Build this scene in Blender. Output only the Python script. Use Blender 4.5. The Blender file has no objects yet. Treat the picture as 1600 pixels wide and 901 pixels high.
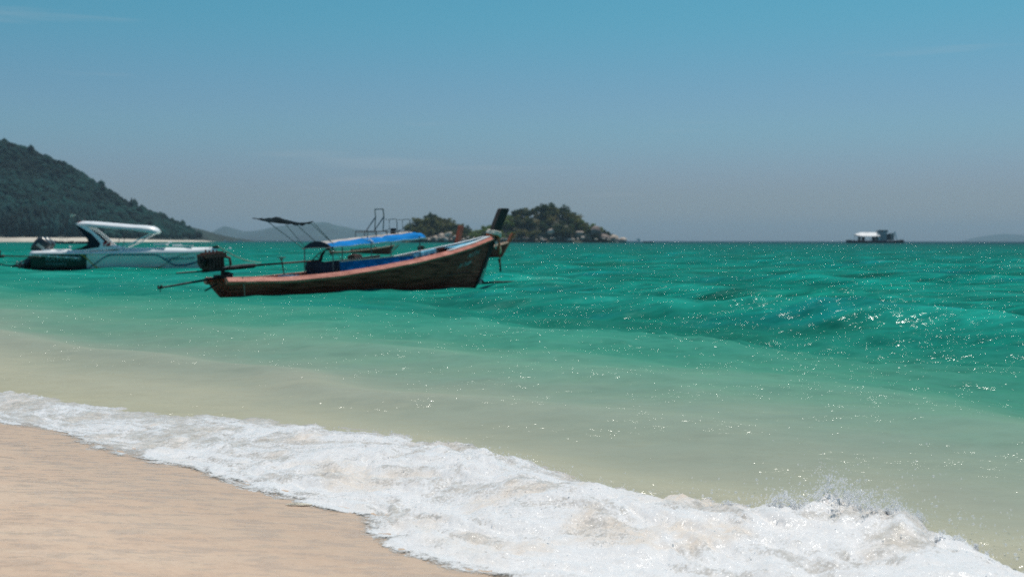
import bpy, math, random
import numpy as np
from mathutils import Vector, Matrix

random.seed(7)
rng = np.random.default_rng(7)
sc = bpy.context.scene
COL = sc.collection
R = math.radians

# ------------------------------------------------------------------ camera
EYE = 1.75
cd = bpy.data.cameras.new('camera')
cam = bpy.data.objects.new('camera', cd)
COL.objects.link(cam)
cd.lens = 40.0
cd.sensor_width = 36.0
cd.clip_start = 0.05
cd.clip_end = 60000.0
cam.location = (0, 0, EYE)
cam.rotation_euler = (R(90) - math.atan(74.5 / 1777.8), R(-0.07), 0)
cd.dof.use_dof = True
cd.dof.focus_distance = 9.0
cd.dof.aperture_fstop = 2.0
sc.camera = cam

# ------------------------------------------------------------------ world and sun
SUN_AZ, SUN_EL = R(32), R(66)
world = bpy.data.worlds.new('World')
sc.world = world
world.use_nodes = True
wn, wl = world.node_tree.nodes, world.node_tree.links
bg = wn['Background']
sky = wn.new('ShaderNodeTexSky')
sky.sky_type = 'NISHITA'
sky.sun_disc = False
sky.sun_elevation = SUN_EL
sky.sun_rotation = SUN_AZ
sky.air_density = 1.0
sky.dust_density = 1.0
sky.ozone_density = 1.5
wtc = wn.new('ShaderNodeTexCoord')
wsep = wn.new('ShaderNodeSeparateXYZ')
wl.new(wtc.outputs['Generated'], wsep.inputs[0])
tint = wn.new('ShaderNodeValToRGB')           # hue of the hazy tropical air by elevation
SKY_STOPS = [(0.0, (.53, .68, 1.0)), (.0436, (.45, .555, .755)), (.1045, (.435, .66, .77)), (.208, (.305, .765, .785)), (.64, (.38, .77, .84))]
er = tint.color_ramp.elements
while len(er) > 1:
    er.remove(er[-1])
er[0].position = SKY_STOPS[0][0]
er[0].color = (*SKY_STOPS[0][1], 1)
for p_, c_ in SKY_STOPS[1:]:
    e_ = er.new(p_)
    e_.color = (*c_, 1)
tint.color_ramp.interpolation = 'EASE'
wl.new(wsep.outputs['Z'], tint.inputs[0])
wmul = wn.new('ShaderNodeMix')
wmul.data_type = 'RGBA'
wmul.blend_type = 'MULTIPLY'
wmul.inputs['Factor'].default_value = 1.0
wl.new(sky.outputs[0], wmul.inputs['A'])
wl.new(tint.outputs[0], wmul.inputs['B'])
# faint streaks of high cloud
wmap = wn.new('ShaderNodeMapping')
wmap.inputs['Scale'].default_value = (2.2, 2.2, 34.0)
wmap.inputs['Location'].default_value = (3.1, 0.4, 1.9)
wl.new(wtc.outputs['Generated'], wmap.inputs[0])
wnoi = wn.new('ShaderNodeTexNoise')
wnoi.inputs['Scale'].default_value = 1.6
wnoi.inputs['Detail'].default_value = 5.0
wl.new(wmap.outputs[0], wnoi.inputs['Vector'])
wmr = wn.new('ShaderNodeMapRange')
wmr.inputs['From Min'].default_value = 0.635
wmr.inputs['From Max'].default_value = 0.82
wmr.inputs['To Max'].default_value = 0.30
wl.new(wnoi.outputs[0], wmr.inputs['Value'])
wcl = wn.new('ShaderNodeMix')
wcl.data_type = 'RGBA'
wl.new(wmr.outputs[0], wcl.inputs['Factor'])
wl.new(wmul.outputs['Result'], wcl.inputs['A'])
wcl.inputs['B'].default_value = (4.6, 5.0, 5.3, 1)
wl.new(wcl.outputs['Result'], bg.inputs['Color'])
bg.inputs['Strength'].default_value = 0.099

sd = bpy.data.lights.new('sun', 'SUN')
sd.energy = 3.55
sd.angle = R(0.53)
sd.color = (1.0, 0.95, 0.87)
sun = bpy.data.objects.new('sun', sd)
COL.objects.link(sun)
sdir = Vector((math.sin(SUN_AZ) * math.cos(SUN_EL), math.cos(SUN_AZ) * math.cos(SUN_EL), math.sin(SUN_EL)))
sun.rotation_euler = sdir.to_track_quat('Z', 'Y').to_euler()
sun.location = (0, -5, 30)

sc.view_settings.view_transform = 'Standard'
sc.view_settings.look = 'None'
sc.view_settings.exposure = 0.0
sc.view_settings.gamma = 1.0
sc.view_settings.use_curve_mapping = False
cy = sc.cycles
cy.max_bounces = 6
cy.diffuse_bounces = 3
cy.glossy_bounces = 3
cy.transmission_bounces = 3
cy.transparent_max_bounces = 16
cy.volume_bounces = 0
cy.use_denoising = False
cy.caustics_reflective = False
cy.caustics_refractive = False


# ------------------------------------------------------------------ noise
def _hash(ix, iy, seed):
    h = (ix.astype(np.int64) * 374761393 + iy.astype(np.int64) * 668265263 + seed * 974634533) & 0x7fffffff
    h = ((h ^ (h >> 13)) * 1274126177) & 0x7fffffff
    return ((h ^ (h >> 16)) & 0xffff) / 65535.0


def vnoise(x, y, seed=0):
    ix, iy = np.floor(x), np.floor(y)
    fx, fy = x - ix, y - iy
    ux, uy = fx * fx * fx * (fx * (fx * 6 - 15) + 10), fy * fy * fy * (fy * (fy * 6 - 15) + 10)
    res = 0
    for dx in (0, 1):
        for dy in (0, 1):
            a = _hash(ix + dx, iy + dy, seed) * 2 * math.pi
            g = np.cos(a) * (fx - dx) + np.sin(a) * (fy - dy)
            res = res + g * (ux if dx else 1 - ux) * (uy if dy else 1 - uy)
    return res * 1.5


def fbm(x, y, octv=4, seed=0, gain=0.5, lac=2.03, mode=''):
    r, a, f = 0, 1.0, 1.0
    for o in range(octv):
        n = vnoise(x * f + o * 17.3, y * f - o * 9.1, seed + o)
        if mode == 'billow':
            n = np.abs(n) * 2 - 0.5
        elif mode == 'ridge':
            n = 0.5 - np.abs(n) * 2
        r = r + a * n
        a *= gain
        f *= lac
    return r


def sstep(a, b, x):
    t = np.clip((x - a) / (b - a), 0, 1)
    return t * t * (3 - 2 * t)


# ------------------------------------------------------------------ materials
def nodes_of(m):
    m.use_nodes = True
    return m.node_tree.nodes, m.node_tree.links


def mat(name, col, rough=0.6, var=0.2, scale=2.0, bump=0.0, bscale=20.0, metal=0.0, spec=0.4,
        trans=0.0, hue=None, attr=None, stretch=(1, 1, 1)):
    m = bpy.data.materials.new(name)
    n, l = nodes_of(m)
    b = n['Principled BSDF']
    tc = n.new('ShaderNodeTexCoord')
    mp = n.new('ShaderNodeMapping')
    mp.inputs['Scale'].default_value = stretch
    l.new(tc.outputs['Object'], mp.inputs[0])
    no = n.new('ShaderNodeTexNoise')
    no.inputs['Scale'].default_value = scale
    no.inputs['Detail'].default_value = 6
    no.inputs['Roughness'].default_value = 0.62
    l.new(mp.outputs[0], no.inputs['Vector'])
    rp = n.new('ShaderNodeValToRGB')
    lo = [max(0, c * (1 - var * 1.6)) for c in col]
    hi = [min(1, c * (1 + var * 1.2)) for c in (hue or col)]
    rp.color_ramp.elements[0].position = 0.32
    rp.color_ramp.elements[1].position = 0.68
    rp.color_ramp.elements[0].color = (*lo, 1)
    rp.color_ramp.elements[1].color = (*hi, 1)
    l.new(no.outputs[0], rp.inputs[0])
    out = rp.outputs[0]
    if attr:
        at = n.new('ShaderNodeAttribute')
        at.attribute_name = attr
        mx = n.new('ShaderNodeMix')
        mx.data_type = 'RGBA'
        mx.blend_type = 'MULTIPLY'
        mx.inputs['Factor'].default_value = 1.0
        l.new(out, mx.inputs['A'])
        l.new(at.outputs['Color'], mx.inputs['B'])
        out = mx.outputs['Result']
    l.new(out, b.inputs['Base Color'])
    b.inputs['Roughness'].default_value = rough
    b.inputs['Metallic'].default_value = metal
    b.inputs['Specular IOR Level'].default_value = spec
    if bump:
        n2 = n.new('ShaderNodeTexNoise')
        n2.inputs['Scale'].default_value = bscale
        n2.inputs['Detail'].default_value = 5
        l.new(mp.outputs[0], n2.inputs['Vector'])
        bp = n.new('ShaderNodeBump')
        bp.inputs['Strength'].default_value = bump
        bp.inputs['Distance'].default_value = 0.05
        l.new(n2.outputs[0], bp.inputs['Height'])
        l.new(bp.outputs[0], b.inputs['Normal'])
    if trans:
        tr = n.new('ShaderNodeBsdfTranslucent')
        l.new(out, tr.inputs['Color'])
        ms = n.new('ShaderNodeMixShader')
        ms.inputs[0].default_value = trans
        l.new(b.outputs[0], ms.inputs[1])
        l.new(tr.outputs[0], ms.inputs[2])
        l.new(ms.outputs[0], n['Material Output'].inputs['Surface'])
    return m


M = {}
M['hull_brown'] = mat('hull_brown', (0.17, 0.034, 0.022), 0.6, 0.5, 1.6, 0.3, 9, stretch=(0.5, 3, 7), hue=(0.29, 0.066, 0.042), spec=0.15)
M['wood_dark'] = mat('wood_dark', (0.035, 0.020, 0.015), 0.6, 0.4, 3, 0.5, 30, stretch=(4, 4, 0.7))
M['wood_brown'] = mat('wood_brown', (0.10, 0.045, 0.030), 0.6, 0.35, 3, 0.4, 25, stretch=(0.6, 4, 4))
M['wood_pale'] = mat('wood_pale', (0.50, 0.34, 0.23), 0.65, 0.3, 3, 0.3, 25, stretch=(0.6, 4, 4))
M['rail_pink'] = mat('rail_pink', (0.64, 0.140, 0.082), 0.55, 0.22, 2.2, 0.3, 25, hue=(0.72, 0.26, 0.19), stretch=(0.7, 3, 3))
M['prow_red'] = mat('prow_red', (0.32, 0.060, 0.028), 0.55, 0.3, 2.0, 0.3, 20)
M['prow_bright'] = mat('prow_bright', (0.74, 0.14, 0.060), 0.6, 0.2, 2.0, 0.3, 20)
M['cyan_paint'] = mat('cyan_paint', (0.10, 0.46, 0.66), 0.5, 0.22, 3, 0.2, 30, hue=(0.18, 0.52, 0.68))
M['white_paint'] = mat('white_paint', (0.74, 0.72, 0.71), 0.5, 0.12, 2.5, 0.15, 30)
M['tarp_blue'] = mat('tarp_blue', (0.002, 0.33, 0.80), 0.7, 0.10, 1.3, 0.3, 3.5, trans=0.4, spec=0.08)
M['tarp_deep'] = mat('tarp_deep', (0.003, 0.20, 0.56), 0.7, 0.2, 2.0, 0.5, 4.0, trans=0.4, spec=0.1)
M['cloth_navy'] = mat('cloth_navy', (0.010, 0.022, 0.050), 0.7, 0.4, 2.0, 0.5, 6)
M['tarp_black'] = mat('tarp_black', (0.005, 0.013, 0.017), 0.9, 0.4, 2.0, 0.6, 5, spec=0.05)
M['roof_grey'] = mat('roof_grey', (0.46, 0.40, 0.37), 0.6, 0.25, 3, 0.3, 15)
M['steel'] = mat('steel', (0.16, 0.18, 0.19), 0.45, 0.3, 6, 0.2, 30, metal=0.3)
M['engine'] = mat('engine', (0.055, 0.028, 0.024), 0.6, 0.5, 5, 0.6, 25, metal=0.2)
M['engine_black'] = mat('engine_black', (0.016, 0.016, 0.017), 0.5, 0.4, 5, 0.4, 25, metal=0.2)
M['engine_rust'] = mat('engine_rust', (0.13, 0.045, 0.032), 0.65, 0.4, 6, 0.5, 25)
M['rope'] = mat('rope', (0.34, 0.31, 0.24), 0.9, 0.2, 12)
M['rope_dark'] = mat('rope_dark', (0.05, 0.06, 0.05), 0.9, 0.2, 12)
M['cloth_cream'] = mat('cloth_cream', (0.62, 0.58, 0.50), 0.85, 0.15, 8, 0.4, 20)
M['cloth_orange'] = mat('cloth_orange', (0.62, 0.13, 0.05), 0.85, 0.2, 8, 0.4, 20)
M['cloth_green'] = mat('cloth_green', (0.36, 0.45, 0.28), 0.85, 0.2, 8, 0.4, 20)
M['cloth_dark'] = mat('cloth_dark', (0.030, 0.018, 0.014), 0.85, 0.2, 8, 0.4, 20)
M['gel_white'] = mat('gel_white', (0.88, 0.87, 0.86), 0.25, 0.05, 1.5, spec=0.5)
M['gel_bounce_tint'] = mat('gel_bounce_tint', (0.76, 0.80, 0.75), 0.25, 0.06, 1.2, spec=0.5)  # white hull side; greenish reflection of the water tinted into its colour
M['gel_black'] = mat('gel_black', (0.012, 0.014, 0.016), 0.25, 0.3, 2, spec=0.5)
M['tint_glass'] = mat('tint_glass', (0.010, 0.022, 0.028), 0.12, 0.3, 2, spec=0.12)
M['stripe_blue'] = mat('stripe_blue', (0.012, 0.12, 0.22), 0.35, 0.1, 2)
M['stripe_gold'] = mat('stripe_gold', (0.50, 0.30, 0.06), 0.35, 0.1, 2)
M['stripe_grey'] = mat('stripe_grey', (0.34, 0.30, 0.24), 0.35, 0.1, 2)
M['letter_teal'] = mat('letter_teal', (0.12, 0.26, 0.28), 0.5, 0.2, 4)
M['letter_white'] = mat('letter_white', (0.42, 0.44, 0.40), 0.6, 0.3, 9)
M['letter_dark'] = mat('letter_dark', (0.10, 0.11, 0.12), 0.5, 0.2, 4)
M['red_flag'] = mat('red_flag', (0.40, 0.020, 0.022), 0.6, 0.15, 4)
M['cowl_grey'] = mat('cowl_grey', (0.045, 0.050, 0.055), 0.3, 0.3, 4, spec=0.5)
M['foam_white'] = mat('foam_white', (0.80, 0.80, 0.78), 0.6, 0.06, 4)
M['ferry_dark'] = mat('ferry_dark', (0.020, 0.026, 0.030), 0.6, 0.3, 0.3)
M['ferry_grey'] = mat('ferry_grey', (0.36, 0.36, 0.36), 0.6, 0.25, 0.4)
M['ferry_tan'] = mat('ferry_tan', (0.42, 0.33, 0.29), 0.6, 0.2, 0.4)
M['ferry_white'] = mat('ferry_white', (0.80, 0.77, 0.75), 0.6, 0.08, 0.4)
M['leaf'] = mat('leaf', (0.085, 0.110, 0.040), 0.7, 0.4, 0.6, trans=0.45, attr='tint', hue=(0.13, 0.14, 0.050))
M['leaf_far'] = mat('leaf_far', (0.003, 0.030, 0.028), 0.9, 0.4, 0.05, attr='tint', hue=(0.007, 0.042, 0.036), spec=0.1)
M['bark'] = mat('bark', (0.10, 0.08, 0.06), 0.85, 0.3, 3)
M['rock'] = mat('rock', (0.50, 0.38, 0.30), 0.85, 0.35, 0.45, 0.6, 1.2, hue=(0.60, 0.49, 0.40))
M['rock_dark'] = mat('rock_dark', (0.16, 0.12, 0.10), 0.85, 0.45, 0.45, 0.8, 1.2, hue=(0.24, 0.18, 0.15))
M['islet_soil'] = mat('islet_soil', (0.060, 0.062, 0.034), 0.9, 0.4, 0.2, 0.8, 1.0)
M['hill_soil'] = mat('hill_soil', (0.012, 0.030, 0.024), 0.9, 0.4, 0.02)
M['far_hill'] = mat('far_hill', (0.020, 0.046, 0.040), 0.9, 0.4, 0.004)
M['far_sand'] = mat('far_sand', (0.62, 0.54, 0.44), 0.9, 0.15, 0.03)
M['driftwood'] = mat('driftwood', (0.74, 0.66, 0.52), 0.8, 0.2, 20, 0.4, 60)


# ------------------------------------------------------------------ mesh helpers
class MB:
    def __init__(s):
        s.v, s.f = [], []

    def add(s, verts, faces):
        o = len(s.v)
        s.v += [tuple(p) for p in verts]
        s.f += [tuple(i + o for i in f) for f in faces]
        return s

    def box(s, c, d, rot=None):
        x, y, z = d[0] / 2, d[1] / 2, d[2] / 2
        P = [Vector(q) for q in ((-x, -y, -z), (x, -y, -z), (x, y, -z), (-x, y, -z), (-x, -y, z), (x, -y, z), (x, y, z), (-x, y, z))]
        if rot is not None:
            P = [rot @ p for p in P]
        c = Vector(c)
        return s.add([p + c for p in P], [(0, 3, 2, 1), (4, 5, 6, 7), (0, 1, 5, 4), (1, 2, 6, 5), (2, 3, 7, 6), (3, 0, 4, 7)])

    def loft(s, rings, closed=True, caps=True):
        n = len(rings[0])
        vs = [p for r in rings for p in r]
        fs = []
        m = n if closed else n - 1
        for i in range(len(rings) - 1):
            for j in range(m):
                k = (j + 1) % n
                fs.append((i * n + j, i * n + k, (i + 1) * n + k, (i + 1) * n + j))
        if caps and closed:
            fs.append(tuple(range(n))[::-1])
            fs.append(tuple((len(rings) - 1) * n + j for j in range(n)))
        return s.add(vs, fs)

    def tube(s, pts, r, sides=6, caps=True):
        pts = [Vector(p) for p in pts]
        rad = r if isinstance(r, (list, tuple)) else [r] * len(pts)
        rings = []
        for i, p in enumerate(pts):
            t = (pts[min(i + 1, len(pts) - 1)] - pts[max(i - 1, 0)]).normalized()
            a = Vector((0, 0, 1)) if abs(t.z) < 0.9 else Vector((1, 0, 0))
            x = t.cross(a).normalized()
            y = x.cross(t).normalized()
            rings.append([p + (x * math.cos(q) + y * math.sin(q)) * rad[i] for q in [2 * math.pi * k / sides for k in range(sides)]])
        return s.loft(rings, True, caps)

    def prism(s, poly, y0, y1, taper=1.0):
        """closed outline in (x, z) pushed from y0 to y1"""
        n = len(poly)
        cx = sum(p[0] for p in poly) / n
        cz = sum(p[1] for p in poly) / n
        a = [(p[0], y0, p[1]) for p in poly]
        b = [(cx + (p[0] - cx) * taper, y1, cz + (p[1] - cz) * taper) for p in poly]
        return s.add(a + b, [tuple(range(n)), tuple(range(2 * n - 1, n - 1, -1))] +
                     [(i, i + n, (i + 1) % n + n, (i + 1) % n) for i in range(n)])

    def ball(s, c, r, seg=8, rings=5, sq=(1, 1, 1), rot=None):
        c = Vector(c)
        rr = []
        for i in range(rings + 1):
            ph = math.pi * i / rings
            q = max(math.sin(ph), 0.02)
            ring = []
            for k in range(seg):
                p = Vector((q * math.cos(2 * math.pi * k / seg) * r * sq[0], q * math.sin(2 * math.pi * k / seg) * r * sq[1], math.cos(ph) * r * sq[2]))
                ring.append(c + (rot @ p if rot is not None else p))
            rr.append(ring)
        return s.loft(rr)

    def build(s, name, m, parent=None, smooth=False):
        me = bpy.data.meshes.new(name)
        me.from_pydata(s.v, [], s.f)
        me.validate()
        return link(name, me, m, parent, smooth)


def link(name, me, m, parent=None, smooth=False):
    if smooth:
        me.polygons.foreach_set('use_smooth', np.ones(len(me.polygons), dtype=bool))
    if m is not None:
        me.materials.append(M[m] if isinstance(m, str) else m)
    o = bpy.data.objects.new(name, me)
    COL.objects.link(o)
    if parent is not None:
        o.parent = parent
    return o


def np_mesh(name, V, F):
    me = bpy.data.meshes.new(name)
    V = np.asarray(V, dtype=np.float32)
    F = np.asarray(F, dtype=np.int32)
    k = F.shape[1]
    me.vertices.add(len(V))
    me.vertices.foreach_set('co', V.ravel())
    me.loops.add(F.size)
    me.loops.foreach_set('vertex_index', F.ravel())
    me.polygons.add(len(F))
    me.polygons.foreach_set('loop_start', np.arange(0, F.size, k, dtype=np.int32))
    me.polygons.foreach_set('loop_total', np.full(len(F), k, dtype=np.int32))
    me.update(calc_edges=True)
    return me


def grid_faces(nu, nv):
    i = np.arange(nu - 1)[:, None] * nv + np.arange(nv - 1)[None, :]
    return np.stack([i, i + nv, i + nv + 1, i + 1], -1).reshape(-1, 4)


def color_attr(me, name, rgb):
    a = me.color_attributes.new(name, 'FLOAT_COLOR', 'POINT')
    c = np.ones((len(me.vertices), 4), dtype=np.float32)
    c[:, :3] = rgb
    a.data.foreach_set('color', c.ravel())


def empty(name, loc=(0, 0, 0), rz=0.0, scale=1.0):
    o = bpy.data.objects.new(name, None)
    COL.objects.link(o)
    o.location = loc
    o.rotation_euler = (0, 0, rz)
    o.scale = (scale,) * 3
    o.empty_display_size = 0.2
    return o


def tag(o, label=None, cat=None, group=None, kind=None):
    for k, v in (('label', label), ('category', cat), ('group', group), ('kind', kind)):
        if v:
            o[k] = v
    return o


def copy_tree(o, parent=None):
    c = o.copy()
    COL.objects.link(c)
    if parent is not None:
        c.parent = parent
    for ch in list(o.children):
        copy_tree(ch, c)
    return c


def text_mesh(txt, size, fn, name, m, parent, shear=0.0, depth=0.006):
    """flat lettering wrapped on a surface; fn(x, y, d) -> point, d = how proud"""
    cu = bpy.data.curves.new('lettering', 'FONT')
    cu.body = txt
    cu.size = size
    cu.shear = shear
    cu.resolution_u = 2
    ob = bpy.data.objects.new('lettering_tmp', cu)
    COL.objects.link(ob)
    dg = bpy.context.evaluated_depsgraph_get()
    dg.update()
    me = bpy.data.meshes.new_from_object(ob.evaluated_get(dg))
    bpy.data.objects.remove(ob)
    for v in me.vertices:
        v.co = Vector(fn(v.co.x, v.co.y, depth))
    me.name = name
    me.materials.clear()
    return link(name, me, m, parent)


Q = math.sqrt(0.5)


def pix(px, py, Y):
    """reference: metres at depth Y for a point of the layout sketch (1600 wide)"""
    return Vector(((px - 800) / 1777.8 * Y, Y, EYE - (py - 376) / 1777.8 * Y))

# ------------------------------------------------------------------ sand
def sand_h(s, t):
    z = np.where(s < 4.3, 0.02 + (4.3 - s) * 0.058, 0.02 - (s - 4.3) * 0.11)
    z = np.where(s < -3, z + (np.clip(-3 - s, 0, 22)) * 0.05, z)
    return np.maximum(z, -4.5)


def axis(a, b, step, lo, hi, g=1.25):
    mid = list(np.arange(a, b + step / 2, step))
    x, d, pre = a, step, []
    while x > lo:
        d *= g
        x -= d
        pre.append(x)
    x, d, post = b, step, []
    while x < hi:
        d *= g
        x += d
        post.append(x)
    return np.array(pre[::-1] + mid + post)


sa = axis(-0.5, 5.2, 0.022, -45, 60)
ta = axis(-12.5, -2.5, 0.026, -160, 45)
SS, TT = np.meshgrid(sa, ta, indexing='ij')


def sand_full(s, t):
    """sand with the shallow ripples the backwash leaves in it"""
    near = sstep(9, 6, np.abs(s - 2.3)) * sstep(16, 9, np.abs(t + 7))
    wx, wy = (s + t) * Q, (s - t) * Q
    warp = fbm(wx * 0.9, wy * 0.9, 3, 5) * 0.9
    return sand_h(s, t) + near * (0.010 * fbm(s * 0.9, t * 0.5, 3, 2)
                                  + 0.0030 * fbm(wx * 3.0 + warp, wy * 7.0 + warp * 2, 3, 11, mode='ridge')
                                  + 0.0022 * fbm(wx * 7 + warp * 2, wy * 17 + warp * 3, 2, 13, mode='ridge'))


Z = sand_full(SS, TT)
wx, wy = (SS + TT) * Q, (SS - TT) * Q
V = np.stack([wx, wy, Z], -1).reshape(-1, 3)
me = np_mesh('beach', V, grid_faces(len(sa), len(ta))[:, ::-1])

ms = bpy.data.materials.new('wet_sand')
n, l = nodes_of(ms)
b = n['Principled BSDF']
geo = n.new('ShaderNodeNewGeometry')


def noise(n, l, vec, scale, detail=4, stretch=None, rot=0.0, rough=0.55):
    if stretch or rot:
        mp = n.new('ShaderNodeMapping')
        mp.inputs['Scale'].default_value = stretch or (1, 1, 1)
        mp.inputs['Rotation'].default_value = (0, 0, rot)
        l.new(vec, mp.inputs[0])
        vec = mp.outputs[0]
    t = n.new('ShaderNodeTexNoise')
    t.inputs['Scale'].default_value = scale
    t.inputs['Detail'].default_value = detail
    t.inputs['Roughness'].default_value = rough
    l.new(vec, t.inputs['Vector'])
    return t.outputs[0]


def mrange(n, l, x, a, b_, c, d, smooth=True):
    m = n.new('ShaderNodeMapRange')
    m.interpolation_type = 'SMOOTHSTEP' if smooth else 'LINEAR'
    for k, v in (('From Min', a), ('From Max', b_), ('To Min', c), ('To Max', d)):
        m.inputs[k].default_value = v
    l.new(x, m.inputs['Value'])
    return m.outputs[0]


def mixc(n, l, fac, A, B, mode='MIX'):
    m = n.new('ShaderNodeMix')
    m.data_type = 'RGBA'
    m.blend_type = mode
    for s_, x in (('Factor', fac), ('A', A), ('B', B)):
        if isinstance(x, (int, float)):
            m.inputs[s_].default_value = x
        elif isinstance(x, tuple):
            m.inputs[s_].default_value = (*x, 1)
        else:
            l.new(x, m.inputs[s_])
    return m.outputs['Result']


def mth(n, l, op, a, b_=None, c=None):
    m = n.new('ShaderNodeMath')
    m.operation = op
    for i, x in enumerate((a, b_, c)):
        if x is None:
            continue
        if isinstance(x, (int, float)):
            m.inputs[i].default_value = x
        else:
            l.new(x, m.inputs[i])
    return m.outputs[0]


pos = geo.outputs['Position']
n1 = noise(n, l, pos, 1.1, 4, (1, 2.4, 1))
n2 = noise(n, l, pos, 6.0, 5, (1, 2.2, 1))
n3 = noise(n, l, pos, 420, 2)
c = mixc(n, l, mrange(n, l, n1, .35, .65, 0, 1), (0.69, 0.475, 0.33), (0.735, 0.53, 0.38))
c = mixc(n, l, mrange(n, l, n2, .50, .72, 0, .6), c, (0.72, 0.54, 0.38))
nl = noise(n, l, pos, 4.5, 5, (1, 3.2, 1), 0.06, 0.6)
ln = mth(n, l, 'ABSOLUTE', mth(n, l, 'SUBTRACT', nl, .5))
c = mixc(n, l, mrange(n, l, ln, .0, .022, .30, 0), c, (0.36, 0.26, 0.19))
nl2 = noise(n, l, pos, 10, 4, (1, 3.0, 1), -0.05, 0.6)
ln2 = mth(n, l, 'ABSOLUTE', mth(n, l, 'SUBTRACT', nl2, .52))
c = mixc(n, l, mrange(n, l, ln2, .0, .028, .26, 0), c, (0.40, 0.29, 0.21))
c = mixc(n, l, mrange(n, l, n3, .30, .70, .25, 0), c, (0.40, 0.30, 0.22))
nf = noise(n, l, pos, 2.6, 7, (1.0, 4.5, 1), 0.2, 0.7)
c = mixc(n, l, mrange(n, l, nf, .66, .74, 0, .45), c, (0.70, 0.68, 0.66))   # foam residue left on the sand
sps = n.new('ShaderNodeSeparateXYZ')
l.new(pos, sps.inputs[0])
ss_ = mth(n, l, 'MULTIPLY_ADD', mth(n, l, 'ADD', sps.outputs['X'], sps.outputs['Y']), Q, mth(n, l, 'MULTIPLY', n1, 1.2))
c = mixc(n, l, mrange(n, l, ss_, 3.2, 4.7, 0, .55), c, (0.50, 0.355, 0.25))
l.new(c, b.inputs['Base Color'])
wet = mrange(n, l, noise(n, l, pos, 4.2, 6, (1, 3.4, 1), .05, .65), .46, .60, 0, 1)
l.new(mrange(n, l, wet, 0, 1, .45, .12), b.inputs['Roughness'])
b.inputs['Specular IOR Level'].default_value = 0.30
hb = mth(n, l, 'MULTIPLY_ADD', noise(n, l, pos, 9, 5, (1, 2.6, 1), 0.1, 0.65), 1.0, mth(n, l, 'MULTIPLY', noise(n, l, pos, 60, 3, (1, 1.6, 1)), 0.18))
bp = n.new('ShaderNodeBump')
bp.inputs['Strength'].default_value = 0.5
bp.inputs['Filter Width'].default_value = 0.03
bp.inputs['Distance'].default_value = 0.016
l.new(hb, bp.inputs['Height'])
l.new(bp.outputs[0], b.inputs['Normal'])
beach = link('beach', me, ms, None, True)
tag(beach, kind='structure')

# ------------------------------------------------------------------ sea
rs = [3.0]
while rs[-1] < 13500:
    r = rs[-1]
    rs.append(r + max(0.036, min(r * r / 4800.0, 0.0125 * r)))
rs = np.array(rs)
th = np.concatenate([np.linspace(-180, -31, 40)[:-1], np.linspace(-31, 31, 521), np.linspace(31, 180, 40)[1:]]) * math.pi / 180
RR, AA = np.meshgrid(rs, th, indexing='ij')
X, Y = RR * np.sin(AA), RR * np.cos(AA)
S_, T_ = (X + Y) * Q, (X - Y) * Q
dr = np.gradient(rs)[:, None]
inner = (np.abs(AA) < R(30.9)).astype(float)
Zw = np.zeros_like(X)
wr = random.Random(3)
lam = 0.32
comps = []
while lam < 11:
    for k in range(2):
        a = math.radians(225 + wr.uniform(-50, 50) - 12)     # runs mostly toward the beach, wind from the right
        comps.append((lam * wr.uniform(.9, 1.1), a, wr.uniform(0, 6.28), 0.050))
    lam *= 1.19
shore = 0.16 + 0.84 * sstep(7.5, 19, S_)
gust = 0.72 + 0.75 * fbm(X * 0.06, Y * 0.06, 2, 21) + 0.35 * fbm(X * 0.3, Y * 0.3, 2, 23)
for lm, a, ph, sl in comps:
    k = 2 * math.pi / lm
    amp = sl / k * (1.3 if lm < 3 else 0.85)
    fade = sstep(2.2, 5.0, lm / np.maximum(dr, 1e-6)) * (inner if lm < 3 else 1.0)
    w = np.sin(k * (X * math.cos(a) + Y * math.sin(a)) + ph + 0.8 * vnoise(X / lm / 5, Y / lm / 5, 31))
    w = 1 - 2 * np.sqrt(np.clip(1 - (w * 0.5 + 0.5), 0, 1)) * 0.85 - 0.15 if lm < 4 else w
    Zw += amp * w * fade * (shore if lm < 6 else 0.5 + 0.5 * shore) * gust
# low swell lines running up to the beach and the back of the breaking wave
meander = fbm(T_ * 0.22, S_ * 0.1, 2, 41) * 0.9
Zw += 0.10 * np.exp(-((S_ - 8.1 - meander) / 0.55) ** 2) * sstep(-4, -9, T_) * sstep(-30, -20, T_)
Zw += 0.07 * np.exp(-((S_ - 11.2 - meander * 1.3) / 0.9) ** 2)
Zw += 0.05 * np.exp(-((S_ - 15.8 - meander * 1.6) / 1.7) ** 2)
Zw += 0.07 * np.exp(-((S_ - 24 - meander * 2.2) / 1.6) ** 2)
Zw += 0.05 * np.exp(-((S_ - 6.2 - 0.3 * meander) / 0.5) ** 2) * sstep(-11, -6, T_)
Zw = Zw * sstep(4.0, 6.0, S_) * sstep(12000, 4000, RR)
Zw += -0.06 * sstep(5.2, 4.2, S_)
V = np.stack([X, Y, Zw], -1).reshape(-1, 3)
me = np_mesh('sea', V, grid_faces(len(rs), len(th))[:, ::-1])

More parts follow.
